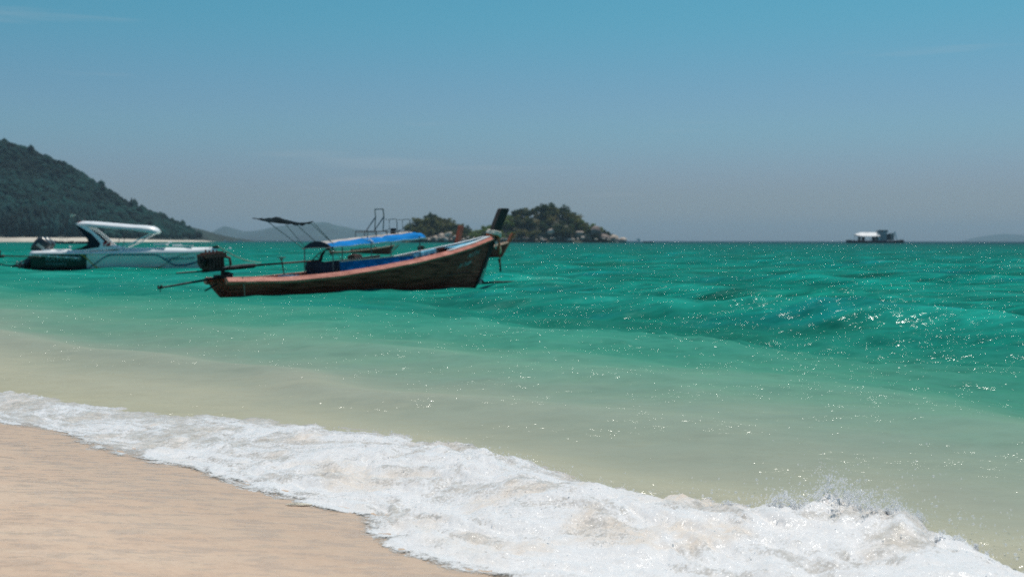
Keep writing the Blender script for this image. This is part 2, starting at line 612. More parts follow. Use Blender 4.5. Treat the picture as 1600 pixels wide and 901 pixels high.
mw = bpy.data.materials.new('sea_water')
n, l = nodes_of(mw)
b = n['Principled BSDF']
geo = n.new('ShaderNodeNewGeometry')
pos = geo.outputs['Position']
sep = n.new('ShaderNodeSeparateXYZ')
l.new(pos, sep.inputs[0])
s0 = mth(n, l, 'MULTIPLY', mth(n, l, 'ADD', sep.outputs['X'], sep.outputs['Y']), Q)
wv = noise(n, l, pos, 0.16, 4, (1, 1.0, 1), 0.0, 0.6)
s1 = mth(n, l, 'MULTIPLY_ADD', mth(n, l, 'SUBTRACT', wv, 0.5), mrange(n, l, s0, 5, 30, 3.0, 18.0), s0)
lg = mth(n, l, 'DIVIDE', mth(n, l, 'LOGARITHM', mth(n, l, 'MULTIPLY', mth(n, l, 'MAXIMUM', s1, 4.0), 0.25), math.e), math.log(500))
ramp = n.new('ShaderNodeValToRGB')
DEPTH = [(4.6, (.47, .41, .29)), (6.3, (.43, .395, .295)), (7.6, (.33, .335, .262)), (9.2, (.255, .315, .246)), (11, (.162, .298, .218)),
         (13.5, (.075, .268, .188)), (17, (.026, .225, .160)), (23, (.010, .200, .152)), (40, (.003, .175, .132)),
         (120, (.001, .142, .112)), (350, (.001, .112, .096)), (700, (.004, .070, .075)), (1200, (.010, .036, .058)), (1900, (.014, .034, .056))]
el = ramp.color_ramp.elements
f_ = lambda s: math.log(s / 4) / math.log(500)
el[0].position, el[0].color = f_(DEPTH[0][0]), (*DEPTH[0][1], 1)
el[1].position, el[1].color = f_(DEPTH[-1][0]), (*DEPTH[-1][1], 1)
for s, c in DEPTH[1:-1]:
    e = el.new(f_(s))
    e.color = (*c, 1)
l.new(lg, ramp.inputs[0])
c = ramp.outputs[0]
deep = mrange(n, l, s0, 12, 26, 0, 1)
pa = noise(n, l, pos, 0.10, 4, (1, 2.2, 1), 0.0, 0.65)  # bluish patches: sky reflection painted into the water colour
c = mixc(n, l, mth(n, l, 'MULTIPLY', mrange(n, l, pa, .54, .68, 0, .5), deep), c, (0.003, 0.185, 0.205))
pb = noise(n, l, pos, 0.055, 4, (1, 2.0, 1), 0.5, 0.6)
c = mixc(n, l, mth(n, l, 'MULTIPLY', mrange(n, l, pb, .52, .64, 0, .65), deep), c, (0.004, 0.100, 0.066))
zc_ = mrange(n, l, sep.outputs['Z'], -.10, .22, 0, 1)  # light through thin crests painted by height: crests paler, troughs darker
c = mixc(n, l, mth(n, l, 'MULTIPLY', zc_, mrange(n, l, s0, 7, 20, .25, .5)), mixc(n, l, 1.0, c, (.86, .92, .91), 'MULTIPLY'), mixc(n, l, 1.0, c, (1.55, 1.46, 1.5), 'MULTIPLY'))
ch1 = noise(n, l, pos, 0.55, 5, (1, 2.6, 1), 0.35, 0.6)
ch2 = noise(n, l, pos, 0.11, 5, (1, 2.6, 1), 0.25, 0.6)
chm = mth(n, l, 'MULTIPLY', mrange(n, l, ch1, .36, .64, .70, 1.34), mrange(n, l, ch2, .36, .64, .74, 1.30))  # light and dark of the far chop painted into the colour
chv = n.new('ShaderNodeCombineXYZ')
for i_ in range(3):
    l.new(chm, chv.inputs[i_])
c = mixc(n, l, mrange(n, l, s0, 14, 32, 0, 1), c, mixc(n, l, 1.0, c, chv.outputs[0], 'MULTIPLY'))
# milky air bubbles stirred by the chop, and small whitecaps
bub = noise(n, l, pos, 0.9, 6, (1, 1.6, 1), 0.4, 0.7)
gst = noise(n, l, pos, 0.045, 3, (1, 2.0, 1), 0.2)
bub2 = noise(n, l, pos, 0.22, 6, (1, 2.2, 1), 0.4, 0.7)
bub = mth(n, l, 'MAXIMUM', bub, bub2)
bm_ = mth(n, l, 'MULTIPLY', mrange(n, l, bub, .55, .72, 0, .62), mrange(n, l, gst, .42, .60, .15, 1))
c = mixc(n, l, mth(n, l, 'MULTIPLY', bm_, deep), c, (0.10, 0.33, 0.25))
cap = noise(n, l, pos, 0.42, 7, (1, 2.4, 1), 0.3, 0.66)
capm = mth(n, l, 'MULTIPLY', mrange(n, l, cap, .655, .71, 0, .75), mrange(n, l, s0, 22, 60, 0, 1))
cap2 = noise(n, l, pos, 0.07, 6, (1, 1.6, 1), 0.1, 0.66)
capm2 = mth(n, l, 'MULTIPLY', mrange(n, l, cap2, .665, .70, 0, .8), mrange(n, l, s0, 120, 300, 0, 1))
capm = mth(n, l, 'MAXIMUM', capm, capm2)
c = mixc(n, l, capm, c, (0.62, 0.68, 0.64))
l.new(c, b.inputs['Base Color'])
# ripples: three sizes of real relief on top of the modelled waves
calm = mrange(n, l, s0, 6, 16, .45, 1.0)
def vmath(n, l, op, a, b_=None):
    m = n.new('ShaderNodeVectorMath')
    m.operation = op
    for i, x in enumerate((a, b_)):
        if x is None:
            continue
        if isinstance(x, tuple):
            m.inputs[i].default_value = x
        elif isinstance(x, (int, float)):
            m.inputs['Scale' if op == 'SCALE' else i].default_value = x
        else:
            l.new(x, m.inputs['Scale' if (op == 'SCALE' and i == 1) else i])
    return m.outputs[0]


def slopes(n, l, pos, layers):
    """random ripple slopes of several sizes as an x-y vector"""
    tot = None
    for sc_, amp, st_, rot, det in layers:
        mp = n.new('ShaderNodeMapping')
        mp.inputs['Scale'].default_value = st_
        mp.inputs['Rotation'].default_value = (0, 0, rot)
        l.new(pos, mp.inputs[0])
        t = n.new('ShaderNodeTexNoise')
        t.inputs['Scale'].default_value = sc_
        t.inputs['Detail'].default_value = det
        l.new(mp.outputs[0], t.inputs['Vector'])
        v = vmath(n, l, 'SCALE', vmath(n, l, 'SUBTRACT', t.outputs['Color'], (.5, .5, .5)), amp)
        tot = v if tot is None else vmath(n, l, 'ADD', tot, v)
    return vmath(n, l, 'MULTIPLY', tot, (1, 1, 0))


sm = slopes(n, l, pos, [(0.9, .75, (1, 1.6, 1), .3, 2), (3.2, .8, (1, 1.4, 1), -.2, 2)])
sf = slopes(n, l, pos, [(6.0, 5.2, (1, 1.5, 1), .1, 1), (22.0, 5.6, (1, 1.3, 1), .4, 1)])
gl_ = noise(n, l, pos, 0.35, 4, (1, 2.2, 1), 0.25, 0.6)
gl2 = noise(n, l, pos, 1.6, 3, (1, 2.4, 1), 0.15, 0.6)
patch = mth(n, l, 'MULTIPLY', mrange(n, l, gl_, .42, .62, .25, 1.15), mrange(n, l, gl2, .40, .58, .30, 1.2))
bigN = vmath(n, l, 'NORMALIZE', vmath(n, l, 'ADD', geo.outputs['Normal'], vmath(n, l, 'SCALE', sm, calm)))
rip = vmath(n, l, 'NORMALIZE', vmath(n, l, 'ADD', bigN, vmath(n, l, 'SCALE', sf, mth(n, l, 'MULTIPLY', calm, patch))))
# body colour of the water under a surface whose sheen is cut as through a polarising filter
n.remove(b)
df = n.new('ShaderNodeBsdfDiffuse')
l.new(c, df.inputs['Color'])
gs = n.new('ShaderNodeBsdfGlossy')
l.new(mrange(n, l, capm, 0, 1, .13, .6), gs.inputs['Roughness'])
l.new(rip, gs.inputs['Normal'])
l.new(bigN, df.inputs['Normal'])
fr = n.new('ShaderNodeFresnel')
fr.inputs['IOR'].default_value = 1.33
l.new(rip, fr.inputs['Normal'])
fac = mrange(n, l, fr.outputs[0], .02, .6, .014, .10, False)
mx = n.new('ShaderNodeMixShader')
l.new(fac, mx.inputs[0])
l.new(df.outputs[0], mx.inputs[1])
l.new(gs.outputs[0], mx.inputs[2])
l.new(mx.outputs[0], n['Material Output'].inputs['Surface'])
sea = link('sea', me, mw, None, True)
tag(sea, kind='structure')

# ------------------------------------------------------------------ surf: the foam of the breaking wave
tl = np.array([-26, -18, -14, -11.07, -10.1, -9.5, -7.8, -6.45, -5.8, -4.9, -4.1, -3.4, -1, 3])
sl = np.array([4.0, 4.0, 4.05, 4.17, 4.44, 4.22, 4.34, 4.30, 4.40, 4.03, 4.02, 3.82, 3.5, 3.3])
tu = np.array([-26, -18, -13.5, -11.55, -10.26, -8.76, -8.0, -6.43, -5.28, -4.25, -3.7, -2.6, -2.0, 3])
su = np.array([5.1, 5.1, 5.25, 5.40, 5.90, 6.40, 6.65, 6.50, 6.25, 6.22, 6.38, 6.32, 6.20, 6.0])
tg = axis(-13.5, -1.8, 0.0135, -26, 3, 1.06)
NV = 150
vv = np.linspace(0, 1, NV)
TT, VV = np.meshgrid(tg, vv, indexing='ij')
lo = np.interp(tg, tl, sl) - 0.17 + 0.10 * fbm(tg * 1.1, tg * 0, 3, 51) + 0.05 * fbm(tg * 4, tg * 0, 2, 52)
hi = np.interp(tg, tu, su) + 0.16 + 0.14 * fbm(tg * 0.9, tg * 0 + 5, 3, 53) + 0.05 * fbm(tg * 5, tg * 0 + 3, 2, 55)
SG = lo[:, None] * (1 - VV) + hi[:, None] * VV
SG = SG + 0.05 * fbm(TT * 2.2, VV * 3.5, 3, 54) * np.sin(VV * math.pi)
right = sstep(-11, -6, TT)
x_, y_ = (SG + TT) * Q, (SG - TT) * Q
ground = np.maximum(sand_full(SG, TT), -0.02)
body = 0.012 + 0.055 * right + 0.018 * fbm(TT * 0.6, VV, 2, 57)
prof = sstep(0, 0.42, VV) * (1 - 0.6 * sstep(.70, 1.0, VV))
crest = (0.02 + 0.12 * sstep(-9, -4, TT)) * np.exp(-((VV - .62 - .12 * fbm(TT * .5, TT * 0, 2, 58)) / .17) ** 2)
burst = 0.10 * np.exp(-((TT + 3.25) / .55) ** 2 - ((VV - .80) / .10) ** 2) * (.7 + .8 * fbm(TT * 6, VV * 3, 3, 60, .6))
# rolling folds of the turbulent bore, drawn out along the wave, with froth on top
wq = fbm(x_ * .8, y_ * .8, 2, 62) * .8
fold = 0.032 * fbm(TT * 1.5 + wq, SG * 3.4 + wq, 4, 61, 0.5, mode='billow')
lump = 0.010 * fbm(x_ * 7, y_ * 7, 3, 66, 0.55) + 0.0028 * fbm(x_ * 30, y_ * 30, 3, 69, 0.6)
amt = sstep(0, .16, VV) * sstep(1.0, .84, VV)
ZF = ground + body * prof + (crest + np.maximum(burst, 0)) * amt + (fold * (0.35 + 0.75 * right) + lump) * amt
ZF += 0.004 - 0.016 * sstep(.05, 0.0, VV) - 0.055 * sstep(.84, 1.0, VV)
me = np_mesh('surf_foam', np.stack([x_, y_, ZF], -1).reshape(-1, 3), grid_faces(len(tg), NV)[:, ::-1])
thin = fbm(TT * 1.3 + wq, SG * 2.6 + wq, 5, 71, 0.58)
streak = fbm(TT * 2.2 + wq * 2, SG * 9.0 + wq * 3, 4, 75, 0.6)
edge = sstep(0.0, .10, VV) * sstep(1.0, .66, VV)
dens = edge * (0.52 + 0.36 * right) + 0.42 * thin + 0.22 * streak + 0.12 * edge - 0.25 * np.exp(-((TT + 3.25) / .5) ** 2 - ((VV - .86) / .10) ** 2)
dens = np.clip(dens, 0, 1.1)
sandy = np.clip(sstep(.10, .60, fbm(x_ * 1.2 + 7, y_ * 1.2, 4, 77, 0.55)) * np.sin(VV * math.pi) * .55, 0, 1)
sandy = np.maximum(sandy, .95 * np.exp(-(((TT + 4.15) / .38) ** 2 + ((SG - 5.75) / .22) ** 2)))
color_attr(me, 'foam', np.stack([dens, sandy, VV], -1).reshape(-1, 3))

mf = bpy.data.materials.new('surf_foam')
n, l = nodes_of(mf)
b = n['Principled BSDF']
geo = n.new('ShaderNodeNewGeometry')
pos = geo.outputs['Position']
at = n.new('ShaderNodeAttribute')
at.attribute_name = 'foam'
sp = n.new('ShaderNodeSeparateColor')
l.new(at.outputs['Color'], sp.inputs[0])
nz = noise(n, l, pos, 9, 6, (1, 1.7, 1), 0, 0.68)
nz2 = noise(n, l, pos, 75, 4)
vo = n.new('ShaderNodeTexVoronoi')
vo.inputs['Scale'].default_value = 46
l.new(pos, vo.inputs['Vector'])
lace = mrange(n, l, vo.outputs['Distance'], .15, .75, .12, -.30)
a_ = mth(n, l, 'ADD', sp.outputs[0], mth(n, l, 'MULTIPLY', mth(n, l, 'SUBTRACT', nz, .5), 1.15))
a_ = mth(n, l, 'ADD', a_, mth(n, l, 'MULTIPLY', mth(n, l, 'SUBTRACT', nz2, .5), .75))
a_ = mth(n, l, 'SUBTRACT', a_, mth(n, l, 'MULTIPLY', lace, -.55))
alpha = mth(n, l, 'MAXIMUM', mrange(n, l, a_, .10, .85, 0, 1), mth(n, l, 'MULTIPLY', mth(n, l, 'MULTIPLY', mrange(n, l, sp.outputs[2], .03, .16, 0, 1), mrange(n, l, sp.outputs[2], .97, .80, 0, 1)), mrange(n, l, nz, .25, .60, .62, .92)))
l.new(alpha, b.inputs['Alpha'])
c = mixc(n, l, mth(n, l, 'MULTIPLY', sp.outputs[1], mrange(n, l, nz, .30, .62, .15, 1)), (0.835, 0.80, 0.78), (0.78, 0.61, 0.45))
c = mixc(n, l, mrange(n, l, a_, .95, .15, 0, .80), c, (0.66, 0.585, 0.50))
l.new(c, b.inputs['Base Color'])
b.inputs['Roughness'].default_value = 0.22
b.inputs['Specular IOR Level'].default_value = 0.28
# froth scatters light inside, so its shading normal is softer than its lumps; bubbles glint
fs = slopes(n, l, pos, [(55.0, 1.5, (1, 1, 1), .1, 2), (210.0, 2.2, (1, 1, 1), .4, 1)])
soft = vmath(n, l, 'NORMALIZE', vmath(n, l, 'ADD', vmath(n, l, 'SCALE', geo.outputs['Normal'], .42), (0.0, 0.0, .58)))
fnn = vmath(n, l, 'NORMALIZE', vmath(n, l, 'ADD', soft, vmath(n, l, 'SCALE', fs, .55)))
l.new(fnn, b.inputs['Normal'])
surf = link('surf_foam', me, mf, None, True)
tag(surf, 'white foam of the small wave breaking along the sand', 'foam', kind='stuff')

# spray: drops and threads of water thrown up by the breaking crest
ICO_V, ICO_F = None, None
import bmesh
bm = bmesh.new()
bmesh.ops.create_icosphere(bm, subdivisions=1, radius=1)
ICO_V = np.array([v.co for v in bm.verts])
ICO_F = np.array([[v.index for v in f.verts] for f in bm.faces])
bm.free()
bm = bmesh.new()
bmesh.ops.create_icosphere(bm, subdivisions=2, radius=1)
ICO2_V = np.array([v.co for v in bm.verts])
ICO2_F = np.array([[v.index for v in f.verts] for f in bm.faces])
bm.free()


def crest_z(s, t):
    i = np.clip(np.searchsorted(tg, t), 0, len(tg) - 1)
    j = np.clip(((s - lo[i]) / np.maximum(hi[i] - lo[i], .01) * (NV - 1)).astype(int), 0, NV - 1)
    return ZF[i, j]


P, Rd = [], []
# scattered drops over the foam
k = 3600
t_ = rng.uniform(-9, -1.8, k)
v_ = rng.beta(2.2, 1.6, k)
s_ = np.interp(t_, tl, sl) * (1 - v_) + np.interp(t_, tu, su) * v_
h_ = rng.exponential(0.020, k) * (0.4 + 1.2 * sstep(-8, -4, t_))
P.append(np.stack([s_, t_, crest_z(s_, t_) + h_], -1))
Rd.append(rng.lognormal(math.log(0.0019), .5, k))
# the splash: plumes leaving the crest between t = -4.2 and -2.4
jets = []
jr = random.Random(12)
for j in range(190):
    t0 = jr.gauss(-3.25, .42)
    s0_ = np.interp(t0, tu, su) - jr.uniform(.12, .55)
    z0 = float(crest_z(np.array([s0_]), np.array([t0]))[0])
    pk = math.exp(-((t0 + 3.3) / .5) ** 2)
    vz = jr.uniform(.4, 1.2) * (0.7 + .95 * pk)
    vs, vt = jr.uniform(-.25, .5), jr.gauss(0, .35)
    dur = jr.uniform(.08, .22) * (0.6 + .6 * pk)
    m_ = int(jr.uniform(22, 70))
    wob = jr.uniform(0, 6)
    tt = np.linspace(0, dur, m_) ** 1.0
    jit = 0.004 + 0.06 * tt
    P.append(np.stack([s0_ + vs * tt + rng.normal(0, 1, m_) * jit + .02 * np.sin(tt * 30 + wob), t0 + vt * tt + rng.normal(0, 1, m_) * jit + .025 * np.sin(tt * 26 + wob),
                       z0 - .02 + vz * tt - 4.9 * tt * tt + rng.normal(0, 1, m_) * jit], -1))
    Rd.append((jr.uniform(.0045, .010) * (1 - .65 * np.linspace(0, 1, m_))) * rng.uniform(.5, 1.3, m_))
# loose drops flying above the splash
k = 900
t_ = rng.normal(-3.2, .55, k)
s_ = np.interp(t_, tu, su) + rng.normal(-.15, .22, k)
z_ = .12 + rng.gamma(1.7, .075, k) * np.exp(-((t_ + 3.2) / .8) ** 2)
P.append(np.stack([s_, t_, z_], -1))
Rd.append(rng.lognormal(math.log(0.0026), .6, k))
# ragged lip of low drops along the whole crest
k = 1500
t_ = rng.uniform(-8.5, -1.8, k)
s_ = np.interp(t_, tu, su) - rng.uniform(.0, .35, k)
P.append(np.stack([s_, t_, crest_z(s_, t_) + rng.exponential(.018, k)], -1))
Rd.append(rng.lognormal(math.log(0.0022), .5, k))
P = np.concatenate(P)
Rd = np.clip(np.concatenate(Rd), .0012, .0085)
C = np.stack([(P[:, 0] + P[:, 1]) * Q, (P[:, 0] - P[:, 1]) * Q, P[:, 2]], -1)
st = rng.uniform(.7, 1.4, (len(C), 1, 3))
VS = (C[:, None, :] + ICO_V[None] * Rd[:, None, None] * st).reshape(-1, 3)
FS = (ICO_F[None] + (np.arange(len(C)) * len(ICO_V))[:, None, None]).reshape(-1, 3)
me = np_mesh('spray', VS, FS)
msd = bpy.data.materials.new('spray_water')
n, l = nodes_of(msd)
b = n['Principled BSDF']
nzz = n.new('ShaderNodeTexNoise')
nzz.inputs['Scale'].default_value = 40
rp = n.new('ShaderNodeValToRGB')
rp.color_ramp.elements[0].color = (.84, .85, .86, 1)
rp.color_ramp.elements[1].color = (.94, .94, .95, 1)
l.new(nzz.outputs[0], rp.inputs[0])
l.new(rp.outputs[0], b.inputs['Base Color'])
b.inputs['Roughness'].default_value = 0.12
tr_ = n.new('ShaderNodeBsdfTranslucent')
l.new(rp.outputs[0], tr_.inputs['Color'])
mx_ = n.new('ShaderNodeMixShader')
mx_.inputs[0].default_value = 0.62
l.new(b.outputs[0], mx_.inputs[1])
l.new(tr_.outputs[0], mx_.inputs[2])
tp_ = n.new('ShaderNodeBsdfTransparent')
mx2_ = n.new('ShaderNodeMixShader')
mx2_.inputs[0].default_value = 0.58
l.new(mx_.outputs[0], mx2_.inputs[1])
l.new(tp_.outputs[0], mx2_.inputs[2])
l.new(mx2_.outputs[0], n['Material Output'].inputs['Surface'])
spray = link('spray', me, msd, None, True)
tag(spray, 'drops and threads of spray leaping from the breaking crest', 'spray', kind='stuff')

# ------------------------------------------------------------------ far land
def ridge_mesh(name, m, Yc, prof, depth, wide, ny=24, amp=0.04, seed=0, nx=240):
    """prof: (px, py) skyline of the layout sketch at depth Yc"""
    px = np.array([p[0] for p in prof], float)
    hh = np.array([max(0, (376 - p[1])) / 1777.8 * Yc for p in prof])
    xs = np.linspace(px[0], px[-1], nx)
    hs = np.interp(xs, px, hh)
    hs = np.convolve(np.pad(hs, 2, mode='edge'), np.ones(5) / 5, 'valid')
    X = (xs - 800) / 1777.8 * Yc
    ys = np.linspace(-1, 1, ny)
    XX, YY = np.meshgrid(X, ys, indexing='ij')
    fall = np.where(YY < 0, (1 + YY) ** .75, np.clip(1 - YY, 0, 1) ** .9)
    H = hs[:, None] * fall
    H = H * (1 + amp * fbm(XX / (depth * .25), YY * 3, 4, seed)) - 2.0
    V = np.stack([XX * (1 + YY * depth / Yc * .0), Yc + YY * depth, H], -1).reshape(-1, 3)
    me = np_mesh(name, V, grid_faces(nx, ny))
    o = link(name, me, m, None, True)
    tag(o, kind='structure')
    return X, hs


ridge_mesh('far_hill', 'far_hill', 8500, [(322, 377), (330, 368), (345, 355), (352, 352), (362, 355), (382, 361), (400, 360), (420, 356), (450, 350), (480, 347),
                                        (505, 346), (530, 351), (560, 358), (600, 364), (640, 370), (680, 377)], 600, 0, seed=3, amp=.05)
ridge_mesh('far_hill', 'far_hill', 12800, [(1505, 377), (1520, 370), (1545, 366), (1570, 363), (1600, 366), (1640, 362), (1720, 360), (1800, 369), (1850, 377)], 300, 0, seed=9)

# wooded headland on the left
HY = 1500.0
hp = [(-420, 330), (-330, 250), (-220, 200), (-110, 196), (-40, 206), (0, 222), (30, 234), (60, 245), (100, 264), (150, 290), (200, 318), (235, 333), (270, 346), (290, 356), (304, 368), (312, 376.5), (318, 378)]
hpx = np.array([p[0] for p in hp], float)
hph = np.array([(376 - p[1]) / 1777.8 * HY for p in hp])


def hill_h(x, y):
    px = x / y * 1777.8 + 800
    top = np.interp(x / HY * 1777.8 + 800, hpx, hph)
    d = (y - HY) / 330.0
    fall = np.where(d < 0, np.clip(1 + d, 0, 1) ** .62, np.clip(1 - d * .7, 0, 1))
    return top * fall * (1 + .10 * fbm(x / 90, y / 90, 3, 81)) - 1.5


xs = np.linspace(-1040, -402, 150)
ys = np.linspace(1165, 1960, 110)
XX, YY = np.meshgrid(xs, ys, indexing='ij')
HH = hill_h(XX, YY)
me = np_mesh('headland', np.stack([XX, YY, HH], -1).reshape(-1, 3), grid_faces(150, 110))
tag(link('headland', me, 'hill_soil', None, True), kind='structure')
# its forest: a wood that reads as one mass
k = 17000
cx = rng.uniform(-1000, -404, k)
cy_ = 1500 - 335 * rng.beta(1.0, 1.15, k) + np.where(rng.random(k) < .25, rng.uniform(0, 60, k), 0)
ch = hill_h(cx, cy_)
px_ = cx / cy_ * 1777.8 + 800
keep = (ch > 4.5) & (px_ > -420)
cx, cy_, ch = cx[keep], cy_[keep], ch[keep]
k = len(cx)
low = (ch < 26) & (cx / cy_ * 1777.8 + 800 < 150)
rad = np.where(low, rng.uniform(1.8, 3.0, k), rng.uniform(2.6, 5.0, k))
tall = np.where(low, rng.uniform(3.0, 5.0, k), rng.uniform(.75, 1.2, k))
tall = np.where((~low) & (rng.random(k) < .03), rng.uniform(1.5, 2.0, k), tall)
nn = rng.uniform(.72, 1.25, (k, len(ICO_V), 1))
scl = np.stack([rad, rad, rad * tall], -1)
VV_ = ICO_V[None] * nn * scl[:, None, :] + np.stack([cx, cy_, ch + rad * tall * .55], -1)[:, None, :]
FF_ = (ICO_F[None] + (np.arange(k) * len(ICO_V))[:, None, None]).reshape(-1, 3)
me = np_mesh('headland_forest', VV_.reshape(-1, 3), FF_)
br = rng.uniform(.55, 1.25, k) * (0.85 + .5 * fbm(cx / 60, ch / 25, 3, 83))
warm = rng.random(k)
tc_ = np.stack([br * np.where(warm < .12, 1.7, 1.0) * np.where(low, 1.35, 1), br * np.where(low, 1.02, 1), br * np.where(low, 1.15, 1)], -1)
color_attr(me, 'tint', np.repeat(tc_[:, None, :], len(ICO_V), 1).reshape(-1, 3))
tag(link('headland_forest', me, 'leaf_far', None, True), 'dense dark forest covering the hazy headland', 'forest', kind='stuff')
# pale beach at its foot
ct = np.array([(-1000, 1168), (-700, 1166), (-520, 1164), (-450, 1172), (-424, 1200), (-412, 1290), (-405, 1400), (-402, 1480)], float)
ca = np.linspace(0, 7, 60)
bx, yb = np.interp(ca, range(8), ct[:, 0]), np.interp(ca, range(8), ct[:, 1])
nx_, ny_ = np.gradient(yb), -np.gradient(bx)
nl_ = np.hypot(nx_, ny_)
nx_, ny_ = nx_ / nl_, ny_ / nl_
rows = []
for off, z in ((22, -.5), (12, 1.0), (4, 3.2), (-14, 4.4)):
    zz = np.full_like(bx, z) * (1 - .55 * sstep(3.4, 6.5, ca)) + .15 * np.sin(bx / 9)
    rows.append(np.stack([bx + nx_ * off, yb + ny_ * off, zz], -1))
me = np_mesh('far_beach', np.stack(rows, 1).reshape(-1, 3), grid_faces(60, 4))
tag(link('far_beach', me, 'far_sand', None, True), kind='structure')

# ------------------------------------------------------------------ the two small wooded islands
IY = 1100.0
IK = IY / 480.0
u_ = IY / 1777.8


def mound(name, prof, depth, seed):
    px = np.array([p[0] for p in prof], float)
    hh = np.array([max(0, 376 - p[1]) * u_ for p in prof])
    xs = np.linspace(px[0], px[-1], 90)
    hs = np.interp(xs, px, hh)
    X = (xs - 800) * u_
    ys = np.linspace(-1, 1, 30)
    XX, YY = np.meshgrid(X, ys, indexing='ij')
    H = hs[:, None] * np.clip(1 - np.abs(YY) ** 1.35, 0, 1) * (1 + .12 * fbm(XX / 6 / IK, YY * 4, 4, seed)) - 1.0
    me = np_mesh(name, np.stack([XX, IY + YY * depth * IK, H], -1).reshape(-1, 3), grid_faces(90, 30))
    tag(link(name, me, 'islet_soil', None, True), kind='structure')
    return lambda x: float(np.interp(x / u_ + 800, px, hh))


prof_l = [(628, 378), (634, 365), (642, 354), (658, 345), (680, 342), (700, 346), (718, 355), (735, 364), (748, 372), (756, 378)]
prof_r = [(722, 378), (740, 370), (755, 360), (775, 352), (800, 340), (830, 334), (860, 331), (885, 337), (905, 345), (925, 353), (942, 361), (955, 369), (968, 374.5), (985, 376), (992, 378)]
hl = mound('islet', prof_l, 13, 91)
hr = mound('islet', prof_r, 20, 95)


def crown_mesh(seed, w, h, lobes, nleaf, leaf, tint):
    g = np.random.default_rng(seed)
    L = []
    for i in range(lobes):
        a = g.uniform(0, 6.28)
        rr = w * .5 * math.sqrt(g.uniform(0, .7))
        L.append((rr * math.cos(a), rr * math.sin(a), h * g.uniform(.30, .85), w * g.uniform(.20, .34), h * g.uniform(.14, .24)))
    L = np.array(L)
    idx = g.integers(0, lobes, nleaf)
    d = g.normal(size=(nleaf, 3))
    d /= np.linalg.norm(d, axis=1)[:, None]
    r = g.uniform(.55, 1.08, nleaf)[:, None]
    c = L[idx, :3] + d * r * L[idx][:, [3, 3, 4]]
    nrm = d + g.normal(size=(nleaf, 3)) * .6
    nrm /= np.linalg.norm(nrm, axis=1)[:, None]
    t1 = np.cross(nrm, g.normal(size=(nleaf, 3)))
    t1 /= np.linalg.norm(t1, axis=1)[:, None]
    t2 = np.cross(nrm, t1)
    sz = leaf * g.uniform(.6, 1.3, (nleaf, 1))
    q = np.stack([c - t1 * sz, c - t2 * sz * .7, c + t1 * sz, c + t2 * sz * .7], 1).reshape(-1, 3)
    me = np_mesh('crown', q, np.arange(nleaf * 4).reshape(-1, 4))
    b = g.uniform(.6, 1.3, nleaf)[:, None] * np.array(tint)[None] * g.uniform(.8, 1.2, (lobes, 1))[idx]
    color_attr(me, 'tint', np.repeat(b[:, None, :], 4, 1).reshape(-1, 3))
    me.materials.append(M['leaf'])
    return me


def trunk_mesh(seed, w, h):
    g = random.Random(seed)
    m = MB()
    lean = g.uniform(-.12, .12) * h
    m.tube([(0, 0, -.6), (lean * .3, 0, h * .25), (lean, g.uniform(-.3, .3), h * .62)], [.05 * h * .55, .04 * h * .55, .018 * h], 6)
    for i in range(4):
        a = g.uniform(0, 6.28)
        z = h * g.uniform(.28, .5)
        m.tube([(lean * .5, 0, z), (lean * .5 + math.cos(a) * w * .15, math.sin(a) * w * .15, z + h * .12), (lean * .5 + math.cos(a) * w * .3, math.sin(a) * w * .3, z + h * .26)], [.014 * h, .010 * h, .005 * h], 5)
    me = bpy.data.meshes.new('trunk')
    me.from_pydata(m.v, [], m.f)
    me.materials.append(M['bark'])
    return me


KINDS = {
    'olive': [(crown_mesh(100 + i, 6.2, 5.4, 9, 620, .40, (1.25, 1.15, 1.0)), trunk_mesh(i, 6, 5.4)) for i in range(3)],
    'dark': [(crown_mesh(120 + i, 5.4, 6.4, 9, 620, .38, (.42, .62, .62)), trunk_mesh(10 + i, 5, 6.4)) for i in range(3)],
    'green': [(crown_mesh(140 + i, 5.0, 4.4, 8, 520, .36, (1.35, 1.75, .85)), trunk_mesh(20 + i, 5, 4.4)) for i in range(2)],
    'dry': [(crown_mesh(160 + i, 5.0, 4.6, 8, 420, .32, (2.1, 1.55, 1.5)), trunk_mesh(30 + i, 5, 4.6)) for i in range(2)],
}
TR = random.Random(5)


def island_tree(kind, px, dy, hf, scale, label, group):
    x = (px - 800) * u_
    dep = 14.0 if hf is hl else 21.0
    r = empty('island_tree', (x, IY + dy * IK, max(.6, hf(x) * (1 - (abs(dy) / dep) ** 1.35) - 1.6)), TR.uniform(0, 6.28), scale * IK)
    cm, tm = TR.choice(KINDS[kind])
    for nm, d in (('crown', cm), ('trunk', tm)):
        o = bpy.data.objects.new(nm, d)
        COL.objects.link(o)
        o.parent = r
    tag(r, label, 'tree', group)
    return r


